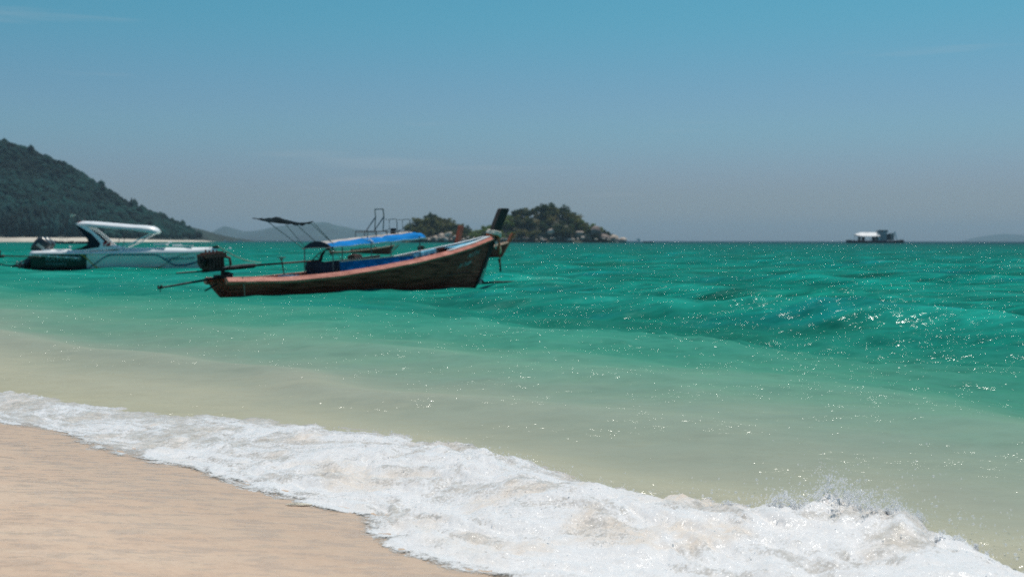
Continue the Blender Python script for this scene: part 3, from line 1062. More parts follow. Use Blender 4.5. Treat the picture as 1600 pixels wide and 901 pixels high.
# single ones that stand out
for px, dy, sc_, lb in ((676, 0, .72, 'dark round tree standing up above the left islet'),
                        (860, 3, 1.05, 'dark tree at the summit of the larger island, left of the two crowns beside it'),
                        (880, 1, 1.0, 'dark bushy tree on the summit ridge, middle of the three dark crowns'),
                        (893, -1, .8, 'dark tree on the summit ridge, nearest to the rocky end')):
    island_tree('dark', px, dy, hl if px < 740 else hr, sc_, lb, 'dark trees on the island summits')
GR = 'trees covering the two small islands'
for i in range(48):
    px = TR.uniform(640, 742)
    kd = TR.choice(['dark', 'olive', 'olive', 'olive', 'dry'])
    island_tree(kd, px, TR.uniform(-12, 3), hl, TR.uniform(.5, .8),
                {'dark': 'dark green tree among others on the slope of the left islet', 'olive': 'olive green tree among others on the slope of the left islet',
                 'dry': 'brownish half bare tree among others on the slope of the left islet'}[kd], GR)
for i in range(112):
    px = TR.uniform(736, 936)
    dy = TR.uniform(-19, 4)
    kd = 'green' if (px < 800 and TR.random() < .7) or (px > 900 and TR.random() < .45) else TR.choice(['olive', 'olive', 'dark', 'dark', 'dry'])
    island_tree(kd, px, dy, hr, TR.uniform(.55, .92) * (1.0 if px < 905 else .72),
                {'green': 'light green leafy tree among others on the larger island', 'dark': 'dark green tree among others on the larger island',
                 'olive': 'olive green tree among others on the larger island', 'dry': 'brownish half bare tree among others on the larger island'}[kd], GR)
for i in range(5):
    island_tree('dark', TR.uniform(940, 956), TR.uniform(-6, 2), hr, TR.uniform(.34, .48), 'low dark shrub tree at the rocky right end of the larger island', GR)


def rock_mesh(seed, mt):
    g = np.random.default_rng(seed)
    d = ICO2_V
    k = g.normal(size=(7, 3))
    k /= np.linalg.norm(k, axis=1)[:, None]
    rr = np.ones(len(d))
    for q in k:                                  # split faces cut off the ball
        rr = np.minimum(rr, g.uniform(.62, .92) / np.maximum(d @ q, .25))
    v = d * (rr * g.uniform(.94, 1.06, len(d)))[:, None] * np.array([1.25, 1.0, .78])
    me = np_mesh('boulder', v, ICO2_F)
    me.materials.append(M[mt])
    return me


ROCKS = [rock_mesh(200 + i, 'rock') for i in range(5)]
ROCKD = [rock_mesh(220 + i, 'rock_dark') for i in range(3)]


def boulder(px, py, wpx, dy, label, dark=False):
    Yb = IY + dy * IK
    o = bpy.data.objects.new('boulder', TR.choice(ROCKD if dark else ROCKS))
    COL.objects.link(o)
    p = pix(px, py, Yb)
    o.location = (p.x, Yb, max(p.z, .1))
    s = wpx * .5 * u_
    o.scale = (s, s * TR.uniform(.8, 1.1), s * TR.uniform(.75, 1.0))
    o.rotation_euler = (TR.uniform(-.35, .35), TR.uniform(-.35, .35), TR.uniform(0, 6.28))
    tag(o, label, 'boulder', 'boulders along the island shore')


for i in range(30):
    boulder(634 + i * 3.6 + TR.uniform(-2, 2), 373.5 + TR.uniform(-3.5, 1.5), TR.uniform(5, 10), -14 + TR.uniform(-2, 2), 'pale boulder in the row along the waterline of the left islet')
for px, py, w, lb in ((690, 369, 13, 'large pale boulder left of the red prow post, middle of three'), (700, 368, 15, 'largest pale boulder of the left islet, touching the red prow post'), (682, 372, 12, 'low pale boulder of the left islet, left of the two larger ones')):
    boulder(px, py, w, -13, lb)
for i in range(32):
    boulder(742 + i * 7.0 + TR.uniform(-2, 2), 374 + TR.uniform(-3, 1.2), TR.uniform(4, 8), -20 + TR.uniform(-2, 3), 'pale boulder in the row along the waterline of the larger island', TR.random() < .25)
for px, py, w, lb in ((846, 372, 13, 'pale boulder at the foot of the larger island, leftmost of the big ones'), (874, 372.5, 15, 'tan boulder at the foot of the larger island, under the green tree'),
                      (862, 362, 15, 'grey boulder set among trees halfway up the larger island'), (905, 366, 17, 'slanting pale slab on the rocky slope of the larger island'),
                      (918, 370, 20, 'long tan slab low on the rocky end of the larger island'), (930, 362, 26, 'largest brown slab high on the rocky end of the larger island'),
                      (912, 373, 16, 'low tan rock at the waterline of the rocky end'), (944, 371, 20, 'brown slab below the shrubs at the rocky end'),
                      (958, 373, 18, 'pale rock where the larger island tapers into the sea'), (972, 375.4, 14, 'small low rock at the very tip of the larger island')):
    boulder(px, py, w, -15, lb, 'brown' in lb)
# ------------------------------------------------------------------ long-tail boats
U_SH = [-.4, 0, 2, 4, 6, 8, 10, 11.7, 12.8, 13.4]
Z_SH = [.56, .55, .53, .63, .82, 1.05, 1.33, 1.60, 1.82, 1.93]
U_B = [-.4, 0, 2, 4, 6, 8, 10, 11.7, 12.8, 13.4]
B_SH = [.50, .56, .78, .90, .95, .92, .74, .44, .20, .07]
_uf = np.linspace(-.4, 13.4, 240)
_sm = lambda a: np.convolve(np.pad(a, 9, mode='reflect', reflect_type='odd'), np.hanning(19) / np.hanning(19).sum(), 'valid')
_zf, _bf = _sm(np.interp(_uf, U_SH, Z_SH)), _sm(np.interp(_uf, U_B, B_SH))
sheer = lambda u: float(np.interp(u, _uf, _zf))
beam = lambda u: float(max(.05, np.interp(u, _uf, _bf)))
ZK = -.30


def hull_pt(q, v, side, inset=0.0):
    ug = -.30 + q * 13.70
    uk = .28 + q * 11.75
    zs = sheer(ug)
    z = ZK + (zs - ZK) * v
    u = uk + (ug - uk) * v ** .9
    y = max(0.03, beam(ug) - inset) * (math.sin(v * math.pi / 2) ** .62)
    return Vector((u, side * y, z + (inset * .8 if v < .5 else 0)))


def q_of(u):
    return (u + .30) / 13.70


def longtail(name, hull_m='hull_brown', rail_m='rail_pink', inner_m='wood_brown', prow_m='wood_dark', rib_m='wood_pale'):
    r = empty(name)
    NQ, NVV = 56, 9
    m = MB()
    for inset in (0.0, .05):
        rings = []
        for i in range(NQ + 1):
            q = i / NQ
            ring = [hull_pt(q, 1 - j / NVV, -1, inset) for j in range(NVV + 1)] + [hull_pt(q, j / NVV, 1, inset) for j in range(1, NVV + 1)]
            rings.append(ring)
        if inset:
            rings = [rg[::-1] for rg in rings]
        m2 = MB()
        m2.loft(rings, closed=False)
        m.add(m2.v, m2.f)
        n_ = len(rings[0])
        m.add(rings[0], [tuple(range(n_))])
    m.build('hull', hull_m, r, True)
    for sd in (-1, 1):                                    # rub rail along each sheer
        g = MB()
        rings = []
        for i in range(71):
            u = -.30 + 13.66 * i / 70
            y, z = beam(u), sheer(u)
            w = .045 + .015 * math.sin(i * 1.7)
            rings.append([(u, sd * (y + .08), z - .15), (u, sd * (y + .115), z - .09), (u, sd * (y + .02), z + .04), (u, sd * (max(y - .07, .0)), z + .035), (u, sd * max(y - .07, 0), z - .03), (u, sd * max(y - .02, 0), z - .19)])
        g.loft(rings if sd < 0 else [q[::-1] for q in rings])
        g.build('gunwale', rail_m, r)
    # ribs inside
    for i in range(17):
        u = .8 + i * .62
        mb = MB()
        for sd in (-1, 1):
            q = q_of(u)
            pts = [hull_pt(q, v, sd, .075) for v in (.45, .62, .8, .96)]
            for a, b_ in zip(pts[:-1], pts[1:]):
                c = (a + b_) / 2
                d = b_ - a
                mb.box(c, (.07, .05, d.length + .02), d.to_track_quat('Z', 'X').to_matrix())
        mb.build('rib', rib_m, r)
    fl = MB()
    rings = []
    for i in range(30):
        u = .2 + i * 11.4 / 29
        q = q_of(u)
        y = abs(hull_pt(q, .42, 1, .06).y)
        z = hull_pt(q, .42, 1, .06).z
        rings.append([(u, -y, z), (u, y, z), (u, y, z - .03), (u, -y, z - .03)])
    fl.loft(rings)
    fl.build('floor', inner_m, r)
    # stem and tall prow post in one piece of timber
    st = MB()
    rings = []
    for z, u0, u1, t in ((-.30, 11.95, 12.10, .07), (.03, 12.28, 12.47, .08), (.6, 12.62, 12.83, .085), (1.2, 12.98, 13.24, .09), (1.6, 13.12, 13.50, .095), (1.9, 13.22, 13.72, .10),
                          (2.15, 13.36, 13.90, .10), (2.45, 13.54, 14.10, .10), (2.8, 13.76, 14.34, .095), (3.02, 13.90, 14.50, .09), (3.08, 13.96, 14.46, .085)):
        rings.append([(u0, -t, z), (u1 - .04, -t, z - .0), (u1, 0, z - .02), (u1 - .04, t, z), (u0, t, z)])
    st.loft(rings)
    st.build('prow_post', prow_m, r, False)
    fd = MB()
    rings = []
    for i in range(16):
        u = 11.0 + i * 2.25 / 15
        y, z = max(beam(u) - .075, .02), sheer(u) - .012
        rings.append([(u, -y, z), (u, -y * .5, z + .012), (u, y * .5, z + .012), (u, y, z), (u, y, z - .03), (u, -y, z - .03)])
    fd.loft(rings)
    fd.build('foredeck', 'cyan_paint', r)
    return r


def thwart(r, u, z, m):
    y = beam(u) - .08
    MB().box((u, 0, z), (.26, 2 * y, .04)).build('thwart', m, r)


def engine_set(r, tail=True):
    e = MB()
    rot = Matrix.Rotation(R(-4), 3, 'Y')
    e.box((-.43, 0, 1.06), (.62, .42, .34), rot)
    for i in range(5):
        e.box((-.68 + i * .125, 0, 1.06), (.05, .48, .30), rot)
    e.box((-.43, 0, .90), (.50, .36, .10), rot)
    eb = e.build('engine_block', 'engine', r)
    h = MB()
    h.box((-.43, 0, 1.28), (.78, .46, .13), rot)
    h.box((-.43, 0, 1.36), (.66, .30, .06), rot)
    for i in range(4):
        h.tube([(-.66 + i * .14, 0, 1.36), (-.66 + i * .14, 0, 1.46 - .02 * (i % 2))], .028, 6)
    h.build('cylinder_head', 'engine_rust', r)
    p = MB()
    p.tube([(-.86, 0, 1.1), (-.76, 0, 1.1)], .17, 14)
    p.tube([(-.90, 0, 1.1), (-.86, 0, 1.1)], .07, 10)
    p.build('pulley', 'engine_black', r)
    x = MB()
    x.tube([(-.1, -.18, 1.25), (.06, -.24, 1.2), (.10, -.24, 1.0), (.02, -.24, .86)], .045, 8)
    x.build('exhaust_pipe', 'engine_rust', r)
    f = MB()
    f.box((-.22, 0, .82), (1.15, .10, .07), Matrix.Rotation(R(-3), 3, 'Y'))
    f.box((-.30, 0, .86), (.75, .38, .05), rot)
    f.build('engine_bed', 'engine_black', r)
    pv = MB()
    pv.tube([(-.02, 0, .52), (-.02, 0, .82)], .07, 10)
    pv.box((-.02, 0, .60), (.34, .52, .14))
    pv.box((.16, 0, .68), (.20, .30, .12), Matrix.Rotation(R(20), 3, 'Y'))
    pv.build('pivot_post', 'engine_black', r)
    s = MB()
    s.tube([(-.25, -.05, .83), (-1.0, -.05, .795), (-1.78, -.05, .76)], [.030, .026, .022], 7)
    s.build('steering_bar', 'engine_black', r)
    t = MB()
    t.tube([(.05, 0, .87), (.75, 0, .915), (1.25, 0, .945)], [.055, .075, .065], 8)
    t.box((.62, 0, .865), (1.1, .10, .07), Matrix.Rotation(R(-3.4), 3, 'Y'))
    t.build('tiller_sleeve', 'engine_black', r)
    t = MB()
    t.tube([(1.2, 0, .945), (2.5, 0, 1.00), (4.1, 0, 1.075)], [.040, .034, .028], 7)
    t.build('tiller', 'wood_brown', r)
    if tail:
        t = MB()
        t.tube([(-.15, 0, .60), (-.9, .0, .50), (-2.30, .0, .335)], [.040, .034, .028], 8)
        t.tube([(-.25, 0, .40), (-.60, 0, .24), (-.72, 0, .19)], .025, 6)
        ts = t.build('tail_shaft', 'engine_black', r)
        b = MB()
        b.tube([(-2.24, 0, .345), (-2.40, 0, .325)], .035, 8)
        for k in range(3):
            rt = Matrix.Rotation(k * 2 * math.pi / 3 + .4, 3, 'X')
            b.box(Vector((-2.33, 0, .335)) + rt @ Vector((0, .07, 0)), (.02, .11, .06), rt @ Matrix.Rotation(.5, 3, 'Y'))
        b.build('propeller', 'engine_black', ts)


main = longtail('longtail_boat')
main.location = (-9.06, 35.75, 0)
HEAD = math.atan2(.7873, .6166)
main.rotation_euler = (R(-1.0), 0, HEAD)
tag(main, 'long-tail boat with blue awning and dark brown hull, nearest of the moored boats', 'boat')
engine_set(main)
# white edges of the foredeck and far-side wash boards
for sd in (-1, 1):
    g = MB()
    rings = []
    for i in range(24):
        u = 9.9 + i * 3.2 / 23 if sd < 0 else 7.9 + i * 5.2 / 23
        y, z = beam(u), sheer(u) + .037
        rings.append([(u, sd * (y + .035), z), (u, sd * max(y - .12, .0), z), (u, sd * max(y - .12, .0), z + .025), (u, sd * (y + .035), z + .025)])
    g.loft(rings if sd < 0 else [q[::-1] for q in rings])
    g.build('rail_cap', 'white_paint', main)
g = MB()
rings = []
for i in range(14):
    u = 8.0 + i * 2.5 / 13
    y, z = beam(u) - .085, sheer(u)
    rings.append([(u, y, z + .02), (u, y - .02, z + .02), (u, y - .05, z - .26), (u, y - .03, z - .26)])
g.loft(rings)
g.build('wash_board', 'cyan_paint', main)
g = MB()
rings = []
for i in range(9):
    u = 7.95 + i * 1.35 / 8
    y, z = -(beam(u) - .16), sheer(u)
    rings.append([(u, y, z + .20), (u, y + .16, z + .21), (u, y + .16, z + .19), (u, y + .03, z + .08), (u, y, z + .08)])
g.loft(rings)
sbx = g.build('side_bench', 'cyan_paint', main)
for i in range(4):
    u = 8.05 + i * .38
    MB().box((u, -(beam(u) - .13), sheer(u) + .045), (.05, .05, .10)).build('bench_leg', 'white_paint', main)
for u in (2.0, 9.6, 10.4):
    thwart(main, u, sheer(u) - .16, 'wood_brown')
# blue side curtain above the near gunwale with its pale hem, same on the far side lower down
for sd, ht, nm in ((-1, .40, 'tarp_deep'), (1, .30, 'cloth_navy')):
    g, hm = MB(), MB()
    ra, rb = [], []
    for i in range(22):
        u = 4.2 + i * 3.6 / 21
        y = sd * (beam(u) - .05)
        z0 = sheer(u) + .03
        zt = 1.02 + (u - 4.2) * .055 if sd < 0 else z0 + .26 - .03 * (u - 4.2)
        wob = .012 * math.sin(i * 1.9)
        ra.append([(u, y + wob, z0), (u, y + .6 * wob - .02 * sd, (z0 + zt) / 2), (u, y - .03 * sd, zt), (u, y - .05 * sd, zt), (u, y - .05 * sd + .6 * wob, (z0 + zt) / 2), (u, y - .025 * sd + wob, z0)])
        rb.append([(u, y - .055 * sd, zt - .015), (u, y - .02 * sd, zt - .015), (u, y - .02 * sd, zt + .025), (u, y - .055 * sd, zt + .025)])
    g.loft(ra)
    c_ = g.build('side_curtain', nm, main)
    hm.loft(rb)
    hm.build('hem', 'roof_grey', c_)
# navy bulkhead across the stern end of the cabin
g = MB()
ra = []
for i in range(13):
    y = -.86 + i * 1.66 / 12
    w = .02 * math.sin(i * 2.2)
    ra.append([(4.14 + w, y, .58), (4.12 - w, y, .8), (4.12 + w, y, 1.035 + .015 * math.sin(i)), (4.15 + w, y, 1.035 + .015 * math.sin(i)), (4.15 - w, y, .8), (4.17 + w, y, .58)])
g.loft(ra)
g.build('bulkhead', 'cloth_navy', main)
# bent seat back leaning on the bulkhead
g = MB()
g.tube([(4.0, -.02, 1.03), (4.05, -.05, 1.22), (4.16, -.10, 1.40), (4.28, -.16, 1.46), (4.36, -.2, 1.40), (4.38, -.22, 1.24)], .022, 7)
g.tube([(3.9, .28, 1.03), (4.02, .12, 1.24), (4.12, .0, 1.36)], .018, 6)
g.tube([(4.02, .12, 1.22), (4.1, -.02, 1.04)], .014, 6)
sb = g.build('seat_frame', 'wood_brown', main)
g = MB()
g.loft([[(4.03, -.10, 1.04), (4.03, .02, 1.04), (4.06, .02, 1.05), (4.06, -.10, 1.05)], [(4.06, -.14, 1.24), (4.06, .0, 1.25), (4.09, .0, 1.25), (4.09, -.14, 1.24)], [(4.16, -.15, 1.38), (4.16, -.05, 1.39), (4.19, -.05, 1.38), (4.19, -.15, 1.38)]])
g.build('seat_cloth', 'engine_black', sb)
# tunnel awning: arched roof sheet with hanging sides
zc = lambda u: 1.70 + (u - 3.95) * .085
NU = 26
g = MB()
ra = []
for i in range(NU):
    u = 4.0 + i * 4.45 / (NU - 1)
    top = zc(u)
    ring = []
    for j in range(13):
        a = j / 12
        y = -.70 + 1.40 * a
        z = top - .22 * abs(2 * a - 1) ** 2.2 + .006 * math.sin(i * 1.3 + j)
        ring.append((u, y, z))
    ra.append(ring + [(p[0], p[1] * .985, p[2] - .015) for p in ring[::-1]])
g.loft(ra)
g.build('awning_roof', 'roof_grey', main)
for sd, mm in ((-1, 'tarp_blue'), (1, 'tarp_blue')):
    g = MB()
    ra, hb_ = [], []
    for i in range(NU):
        u = 4.0 + i * 4.45 / (NU - 1) + (.22 * i / (NU - 1))
        zt = zc(u) - .03 + .012 * math.sin(i * .9)
        if i in (0, 1, 2, 14, 24, 25):
            zt -= .035
        zb = 1.50 + (u - 4.0) * .072 + .010 * math.sin(i * 1.1)
        y0, y1 = sd * .44, sd * (.74 + .012 * math.sin(i * 1.7))
        sc2 = .012
        ra.append([(u, y0, zt), (u, sd * .62, zt - .09), (u, y1, zb), (u, y1 - sd * sc2, zb), (u, sd * (.62 - .012), zt - .10), (u, y0, zt - .012)])
        hb_.append([(u, y1 - sd * .02, zb - .025), (u, y1 + sd * .008, zb - .025), (u, y1 + sd * .008, zb + .02), (u, y1 - sd * .02, zb + .02)])
    g.loft(ra if sd > 0 else [q[::-1] for q in ra])
    c_ = g.build('awning_side', mm, main)
    h_ = MB()
    h_.loft(hb_)
    h_.build('hem', 'white_paint' if sd < 0 else 'roof_grey', c_)
# dark arched flap closing the stern end
g = MB()
ra = []
for j in range(15):
    a = j / 14
    y = -.72 + 1.44 * a
    zt = zc(4.0) - .24 * abs(2 * a - 1) ** 2.2
    zb = 1.475 + .05 * (1 - abs(2 * a - 1) ** 2)
    ra.append([(3.93, y, zt + .02), (3.93, y, min(zb, zt - .004)), (3.97, y, min(zb, zt - .004)), (3.97, y, zt + .02)])
g.loft(ra)
g.build('end_flap', 'cloth_navy', main)
g = MB()
g.tube([(3.9, -.74, 1.49), (3.9, -.4, 1.5), (3.9, .4, 1.5), (3.9, .74, 1.47)], .016, 6)
g.build('arch_rail', 'roof_grey', main)
for u, y in ((4.0, -.72), (4.0, .72), (5.8, -.74), (5.8, .74), (8.3, -.74), (8.3, .74)):
    MB().tube([(u, y, sheer(u) + .0), (u, y * .98, zc(u) - .16)], .020, 6).build('awning_post', 'steel', main)
MB().tube([(4.04, -.80, .66), (4.35, -.74, 1.1), (4.02, -.72, 1.45)], .011, 5).build('stay_rope', 'rope', main)
g = MB()
g.tube([(5.86, -.75, 1.60), (5.9, -.70, 1.72), (5.86, -.55, 1.82)], .014, 5)
g.tube([(5.95, -.75, 1.62), (5.86, -.72, 1.7), (5.5, -.5, 1.85)], .010, 5)
g.ball((5.9, -.76, 1.62), .05, 6, 4, (.8, .5, 1.3))
g.build('tie_rope', 'white_paint', main)
# rack of steel tube on the roof
g = MB()
T = .017
for y in (-.30, .30):
    g.tube([(6.05, y, 2.05), (8.25, y, 2.10)], T, 6)
for u in (6.05, 6.5, 7.05, 7.6, 8.2):
    g.tube([(u, -.30, 2.09), (u, .30, 2.09)], T, 6)
    for y in (-.30, .30):
        g.tube([(u, y, zc(u) - .06), (u, y, 2.1)], T * .9, 6)
g.build('roof_rack', 'steel', main)
for y in (-.22, .20):
    g = MB()
    g.tube([(6.92, y, 2.1), (6.97, y, 2.62), (6.94, y, 2.88)], T * 1.2, 6)
    g.tube([(6.48, y, 2.1), (6.96, y, 2.60)], T * 1.2, 6)
    g.build('chair_frame', 'steel', main)
MB().tube([(6.94, -.22, 2.88), (6.94, .20, 2.885)], T * 1.2, 6).build('chair_frame', 'steel', main)
for u in (7.45, 8.15):
    g = MB()
    g.tube([(u - .18, .0, 2.52), (u + .02, .0, 2.52), (u + .02, .0, 2.16), (u - .22, .0, 2.12)], T, 6)
    g.tube([(u - .0, -.28, 2.53), (u + .12, -.28, 2.53), (u + .14, -.28, 2.1)], T, 6)
    g.tube([(u + .02, .0, 2.52), (u + .0, -.28, 2.53)], T * .8, 6)
    g.build('chair_frame', 'steel', main)
MB().box((7.62, -.05, 2.10), (.14, .16, .2)).build('rack_box', 'engine_black', main)
# stern sun shade on thin struts
g = MB()
ra = []
for i in range(12):
    a = i / 11
    ring = []
    for j in range(11):
        c_ = j / 10
        u = 1.72 + 1.10 * a + .38 * c_
        y = .66 - 1.32 * c_
        z = 2.50 + .06 * a - .19 * c_ - .10 * math.sin(c_ * math.pi) * (.35 + .65 * a) - .03 * math.sin(a * math.pi) + .012 * math.sin(i * 2.1 + j)
        if c_ > .9:
            z -= .05 * math.sin(a * math.pi) ** 2 + (.03 if i % 3 == 0 else 0)
        ring.append((u, y, z))
    ra.append(ring + [(p[0], p[1], p[2] - .02) for p in ring[::-1]])
g.loft(ra)
g.build('sun_shade', 'tarp_black', main)
for A, B in (((3.2, -.66, 2.33), (4.05, -.70, 1.60)), ((3.05, -.62, 2.36), (4.1, -.5, 1.70)), ((2.85, .62, 2.54), (4.0, .70, 1.54)), ((2.45, -.60, 2.30), (3.98, .1, 1.70)), ((2.2, .6, 2.45), (3.9, .68, 1.5))):
    MB().tube([A, B], .013, 5).build('shade_strut', 'steel', main)
# forked rest for the tiller
g = MB()
g.tube([(2.75, .3, .45), (2.62, .3, 1.10)], .020, 6)
for d in (-.22, -.08, .08, .22):
    g.tube([(2.62, .3, 1.07), (2.62 + d * .7, .3 + d * .4, 1.17)], .012, 5)
g.tube([(2.30, .12, 1.185), (2.94, .46, 1.19)], .014, 5)
g.build('tiller_rest', 'wood_brown', main)
MB().box((2.75, .1, .53), (.55, .45, .13)).build('cool_box', 'cyan_paint', main)
MB().tube([(.25, -.62, .60), (.27, -.66, .30), (.28, -.68, -.05)], .013, 5).build('stern_rope', 'rope', main)
# painted registration on the bow
def bow(x0, y0, kx):
    def fn(x, y, d):
        u = x0 + x * kx
        v = min(.97, max(.1, (y0 + y + .16 * (x) - ZK) / (sheer(u) - ZK)))
        q = min(1, max(0, q_of(u)))
        p = hull_pt(q, v, -1)
        return (p.x, p.y - .014, p.z)
    return fn
text_mesh('AUSTIN', .26, bow(11.62, 1.06, 1.0), 'registration_lettering', 'letter_white', main, .25)
text_mesh('AR 76889', .24, bow(11.15, .66, 1.0), 'registration_lettering', 'letter_white', main, .25)
# cloth garland round the prow and ribbons hanging from it
gl = None
for z, mm, rr in ((1.93, 'cloth_orange', .05), (2.0, 'cloth_cream', .075), (2.08, 'cloth_cream', .06)):
    g = MB()
    cx_ = 13.50 + (z - 1.93) * .65
    pts = [(cx_ + .33 * math.cos(a), .16 * math.sin(a), z + .07 * math.cos(a) * -1 + .02 * math.sin(3 * a)) for a in [k * 2 * math.pi / 14 for k in range(15)]]
    g.tube(pts, [rr * (1 + .25 * math.sin(k * 2.3)) for k in range(15)], 7)
    g.build('garland', mm, main, True)
for (p0, p1, p2, mm, w) in (((13.62, -.14, 1.95), (13.66, -.2, 1.6), (13.64, -.18, 1.22), 'cloth_orange', .07), ((13.70, -.12, 1.62), (13.74, -.17, 1.36), (13.72, -.16, 1.2), 'cloth_green', .09),
                            ((13.68, -.12, 1.3), (13.74, -.15, 1.0), (13.76, -.14, .75), 'cloth_orange', .05), ((13.70, -.1, 1.0), (13.78, -.13, .75), (13.80, -.12, .48), 'cloth_dark', .075),
                            ((13.42, -.16, 1.72), (13.44, -.2, 1.55), (13.42, -.18, 1.42), 'cloth_cream', .06)):
    g = MB()
    a, b_, c_ = Vector(p0), Vector(p1), Vector(p2)
    g.loft([[(p.x - w, p.y, p.z), (p.x, p.y - .03, p.z), (p.x + w, p.y + .02, p.z), (p.x, p.y + .03, p.z)] for p in (a, (a + b_) / 2 + Vector((.015, 0, 0)), b_, (b_ + c_) / 2, c_)])
    g.build('ribbon', mm, main, True)
mr = MB()
mr.tube([(13.05, -.12, 1.05), (12.75, -.16, .55), (12.35, -.2, .06)], .020, 6)
mr.tube([(12.95, -.12, 1.0), (12.72, -.14, .45), (12.50, -.15, .03)], .014, 6)
mr.build('bow_rope', 'rope', main)
MB().ball((12.36, -.22, .08), .07, 8, 6, (1, 1, 1.1)).build('rope_knot', 'cloth_cream', main)
o = MB()
o.tube([(0, 0, .05), (.9, 0, .075), (2.2, 0, .06)], [.05, .04, .035], 7)
o.ball((.12, 0, .10), .10, 8, 6)
o = o.build('floating_pole', 'wood_dark', None)
dv = Vector((.6166, .7873, 0))
nv = Vector((-.7873, .6166, 0))
o.location = Vector((-9.06, 35.75, 0)) + dv * 12.45 - nv * .1
o.rotation_euler = (0, 0, HEAD - .15)
tag(o, 'thin dark pole floating on the water ahead of the nearest boat', 'pole')

# other long-tail boats behind it
second = longtail('longtail_boat', 'hull_brown', 'wood_pale', 'wood_brown', 'prow_red', 'wood_pale')
for ch in list(second.children):
    if ch.name.startswith('foredeck'):
        ch.data.materials[0] = M['wood_pale']
engine_set(second, True)
h2 = math.atan2(.94, .34)
S2 = .83
second.scale = (S2,) * 3
second.rotation_euler = (R(-1.5), 0, h2)
bt = pix(716, 380, 60)
second.location = (bt.x - math.cos(h2) * 13.5 * S2, bt.y - math.sin(h2) * 13.5 * S2, 0)
tag(second, 'open long-tail boat with pale rail, wooden ribs and red prow, beside the nearest boat', 'boat')
third = copy_tree(second)
h3 = math.atan2(.62, .78)
S3 = .80
third.scale = (S3,) * 3
bt = pix(795, 381, 120)
third.rotation_euler = (R(1.5), 0, h3)
third.location = (bt.x - math.cos(h3) * 13.5 * S3, bt.y - math.sin(h3) * 13.5 * S3, .1)
tag(third, 'distant long-tail boat with bright red prow showing past the nearest bow', 'boat')
for ch in third.children:
    if ch.name.startswith('prow'):
        ch.data = ch.data.copy()
        ch.data.materials[0] = M['prow_bright']
fourth = copy_tree(second)
h4 = math.atan2(.25, .97)
S4 = .62
fourth.scale = (S4,) * 3
bt = pix(617, 380, 148)
fourth.rotation_euler = (R(-2), 0, h4)
fourth.location = (bt.x - math.cos(h4) * 13.4 * S4, bt.y - math.sin(h4) * 13.4 * S4, .0)
tag(fourth, 'distant dark open boat seen under the blue awning', 'boat')
for ch in fourth.children:
    if ch.name.startswith('prow'):
        ch.scale = (1, 1, .62)
        ch.data = ch.data.copy()
        ch.data.materials[0] = M['wood_pale']
crt = MB()
for i in range(7):
    crt.box((4.5 + i * .8, random.uniform(-.3, .3), .9 + .05 * i), (.6, .8, random.uniform(.3, .7)))
crt.build('stacked_gear', 'wood_dark', fourth)
# the one whose stern reaches in from the left edge
fifth = copy_tree(second)
S5 = .9
h5 = math.atan2(.30, -.95)
fifth.scale = (S5,) * 3
sp_ = pix(-14, 402, 62)
fifth.location = (sp_.x - .2, sp_.y, 0)
fifth.rotation_euler = (0, 0, h5)
tag(fifth, 'long-tail boat past the left edge whose dark steering bar reaches into view', 'boat')
for ch in fifth.children:
    if ch.name.startswith('steering_bar'):
        g = MB()
        g.tube([(-.25, 0, .83), (-1.2, 0, .98), (-1.3, 0, .98), (-3.9, 0, .94)], [.03, .09, .03, .022], 7)
        ch.data = bpy.data.meshes.new('steering_bar')
        ch.data.from_pydata(g.v, [], g.f)
        ch.data.materials.append(M['engine_rust'])

# ------------------------------------------------------------------ speedboat
sb_ = empty('speedboat', (-29.7, 71.2, 0), R(7))
tag(sb_, 'white speedboat with hard top, black stern and wave stripes', 'boat')
LS = 10.95


def sp_b(a):          # half beam along the length, a = 0 stern .. 1 bow
    return 1.45 * (1 - max(0, (a - .45) / .55) ** 2.3 * .97)


def sp_deck(a):       # height of the rub rail
    return .93 + .10 * a ** 2


def sp_side(u, z, d=0.0):
    a = min(1, max(0, u / LS))
    k = min(1, max(0, (z + .35) / (sp_deck(a) + .35)))
    y = sp_b(a) * (.80 + .20 * k ** .7) * (1 - .35 * a ** 3 * (1 - k))
    return (u - .9 * a ** 3 * (1 - k), -(y + d), z)


def sp_strip(z0f, z1f, u0, u1, name, m, d=.012, n=40, parent=None):
    g = MB()
    ra = []
    for i in range(n):
        u = u0 + (u1 - u0) * i / (n - 1)
        za, zb = z0f(u), z1f(u)
        zz = [za + (zb - za) * k / 5 for k in range(6)]
        ra.append([sp_side(u, z, d) for z in zz] + [sp_side(u, z, -.03) for z in zz[::-1]])
    g.loft(ra)
    return g.build(name, m, parent or sb_, False)


g = MB()
rings = []
for i in range(41):
    u = LS * i / 40
    a = i / 40
    zs = [-.35, -.1, .15, .4, .7, sp_deck(a)]
    st_ = [sp_side(u, z) for z in zs]
    ring = [(p[0], p[1], p[2]) for p in st_[::-1]] + [(st_[0][0], 0, -.55 + .5 * a ** 4)] + [(p[0], -p[1], p[2]) for p in st_]
    rings.append(ring)
g.loft(rings)
hull = g.build('hull', 'gel_bounce_tint', sb_, True)
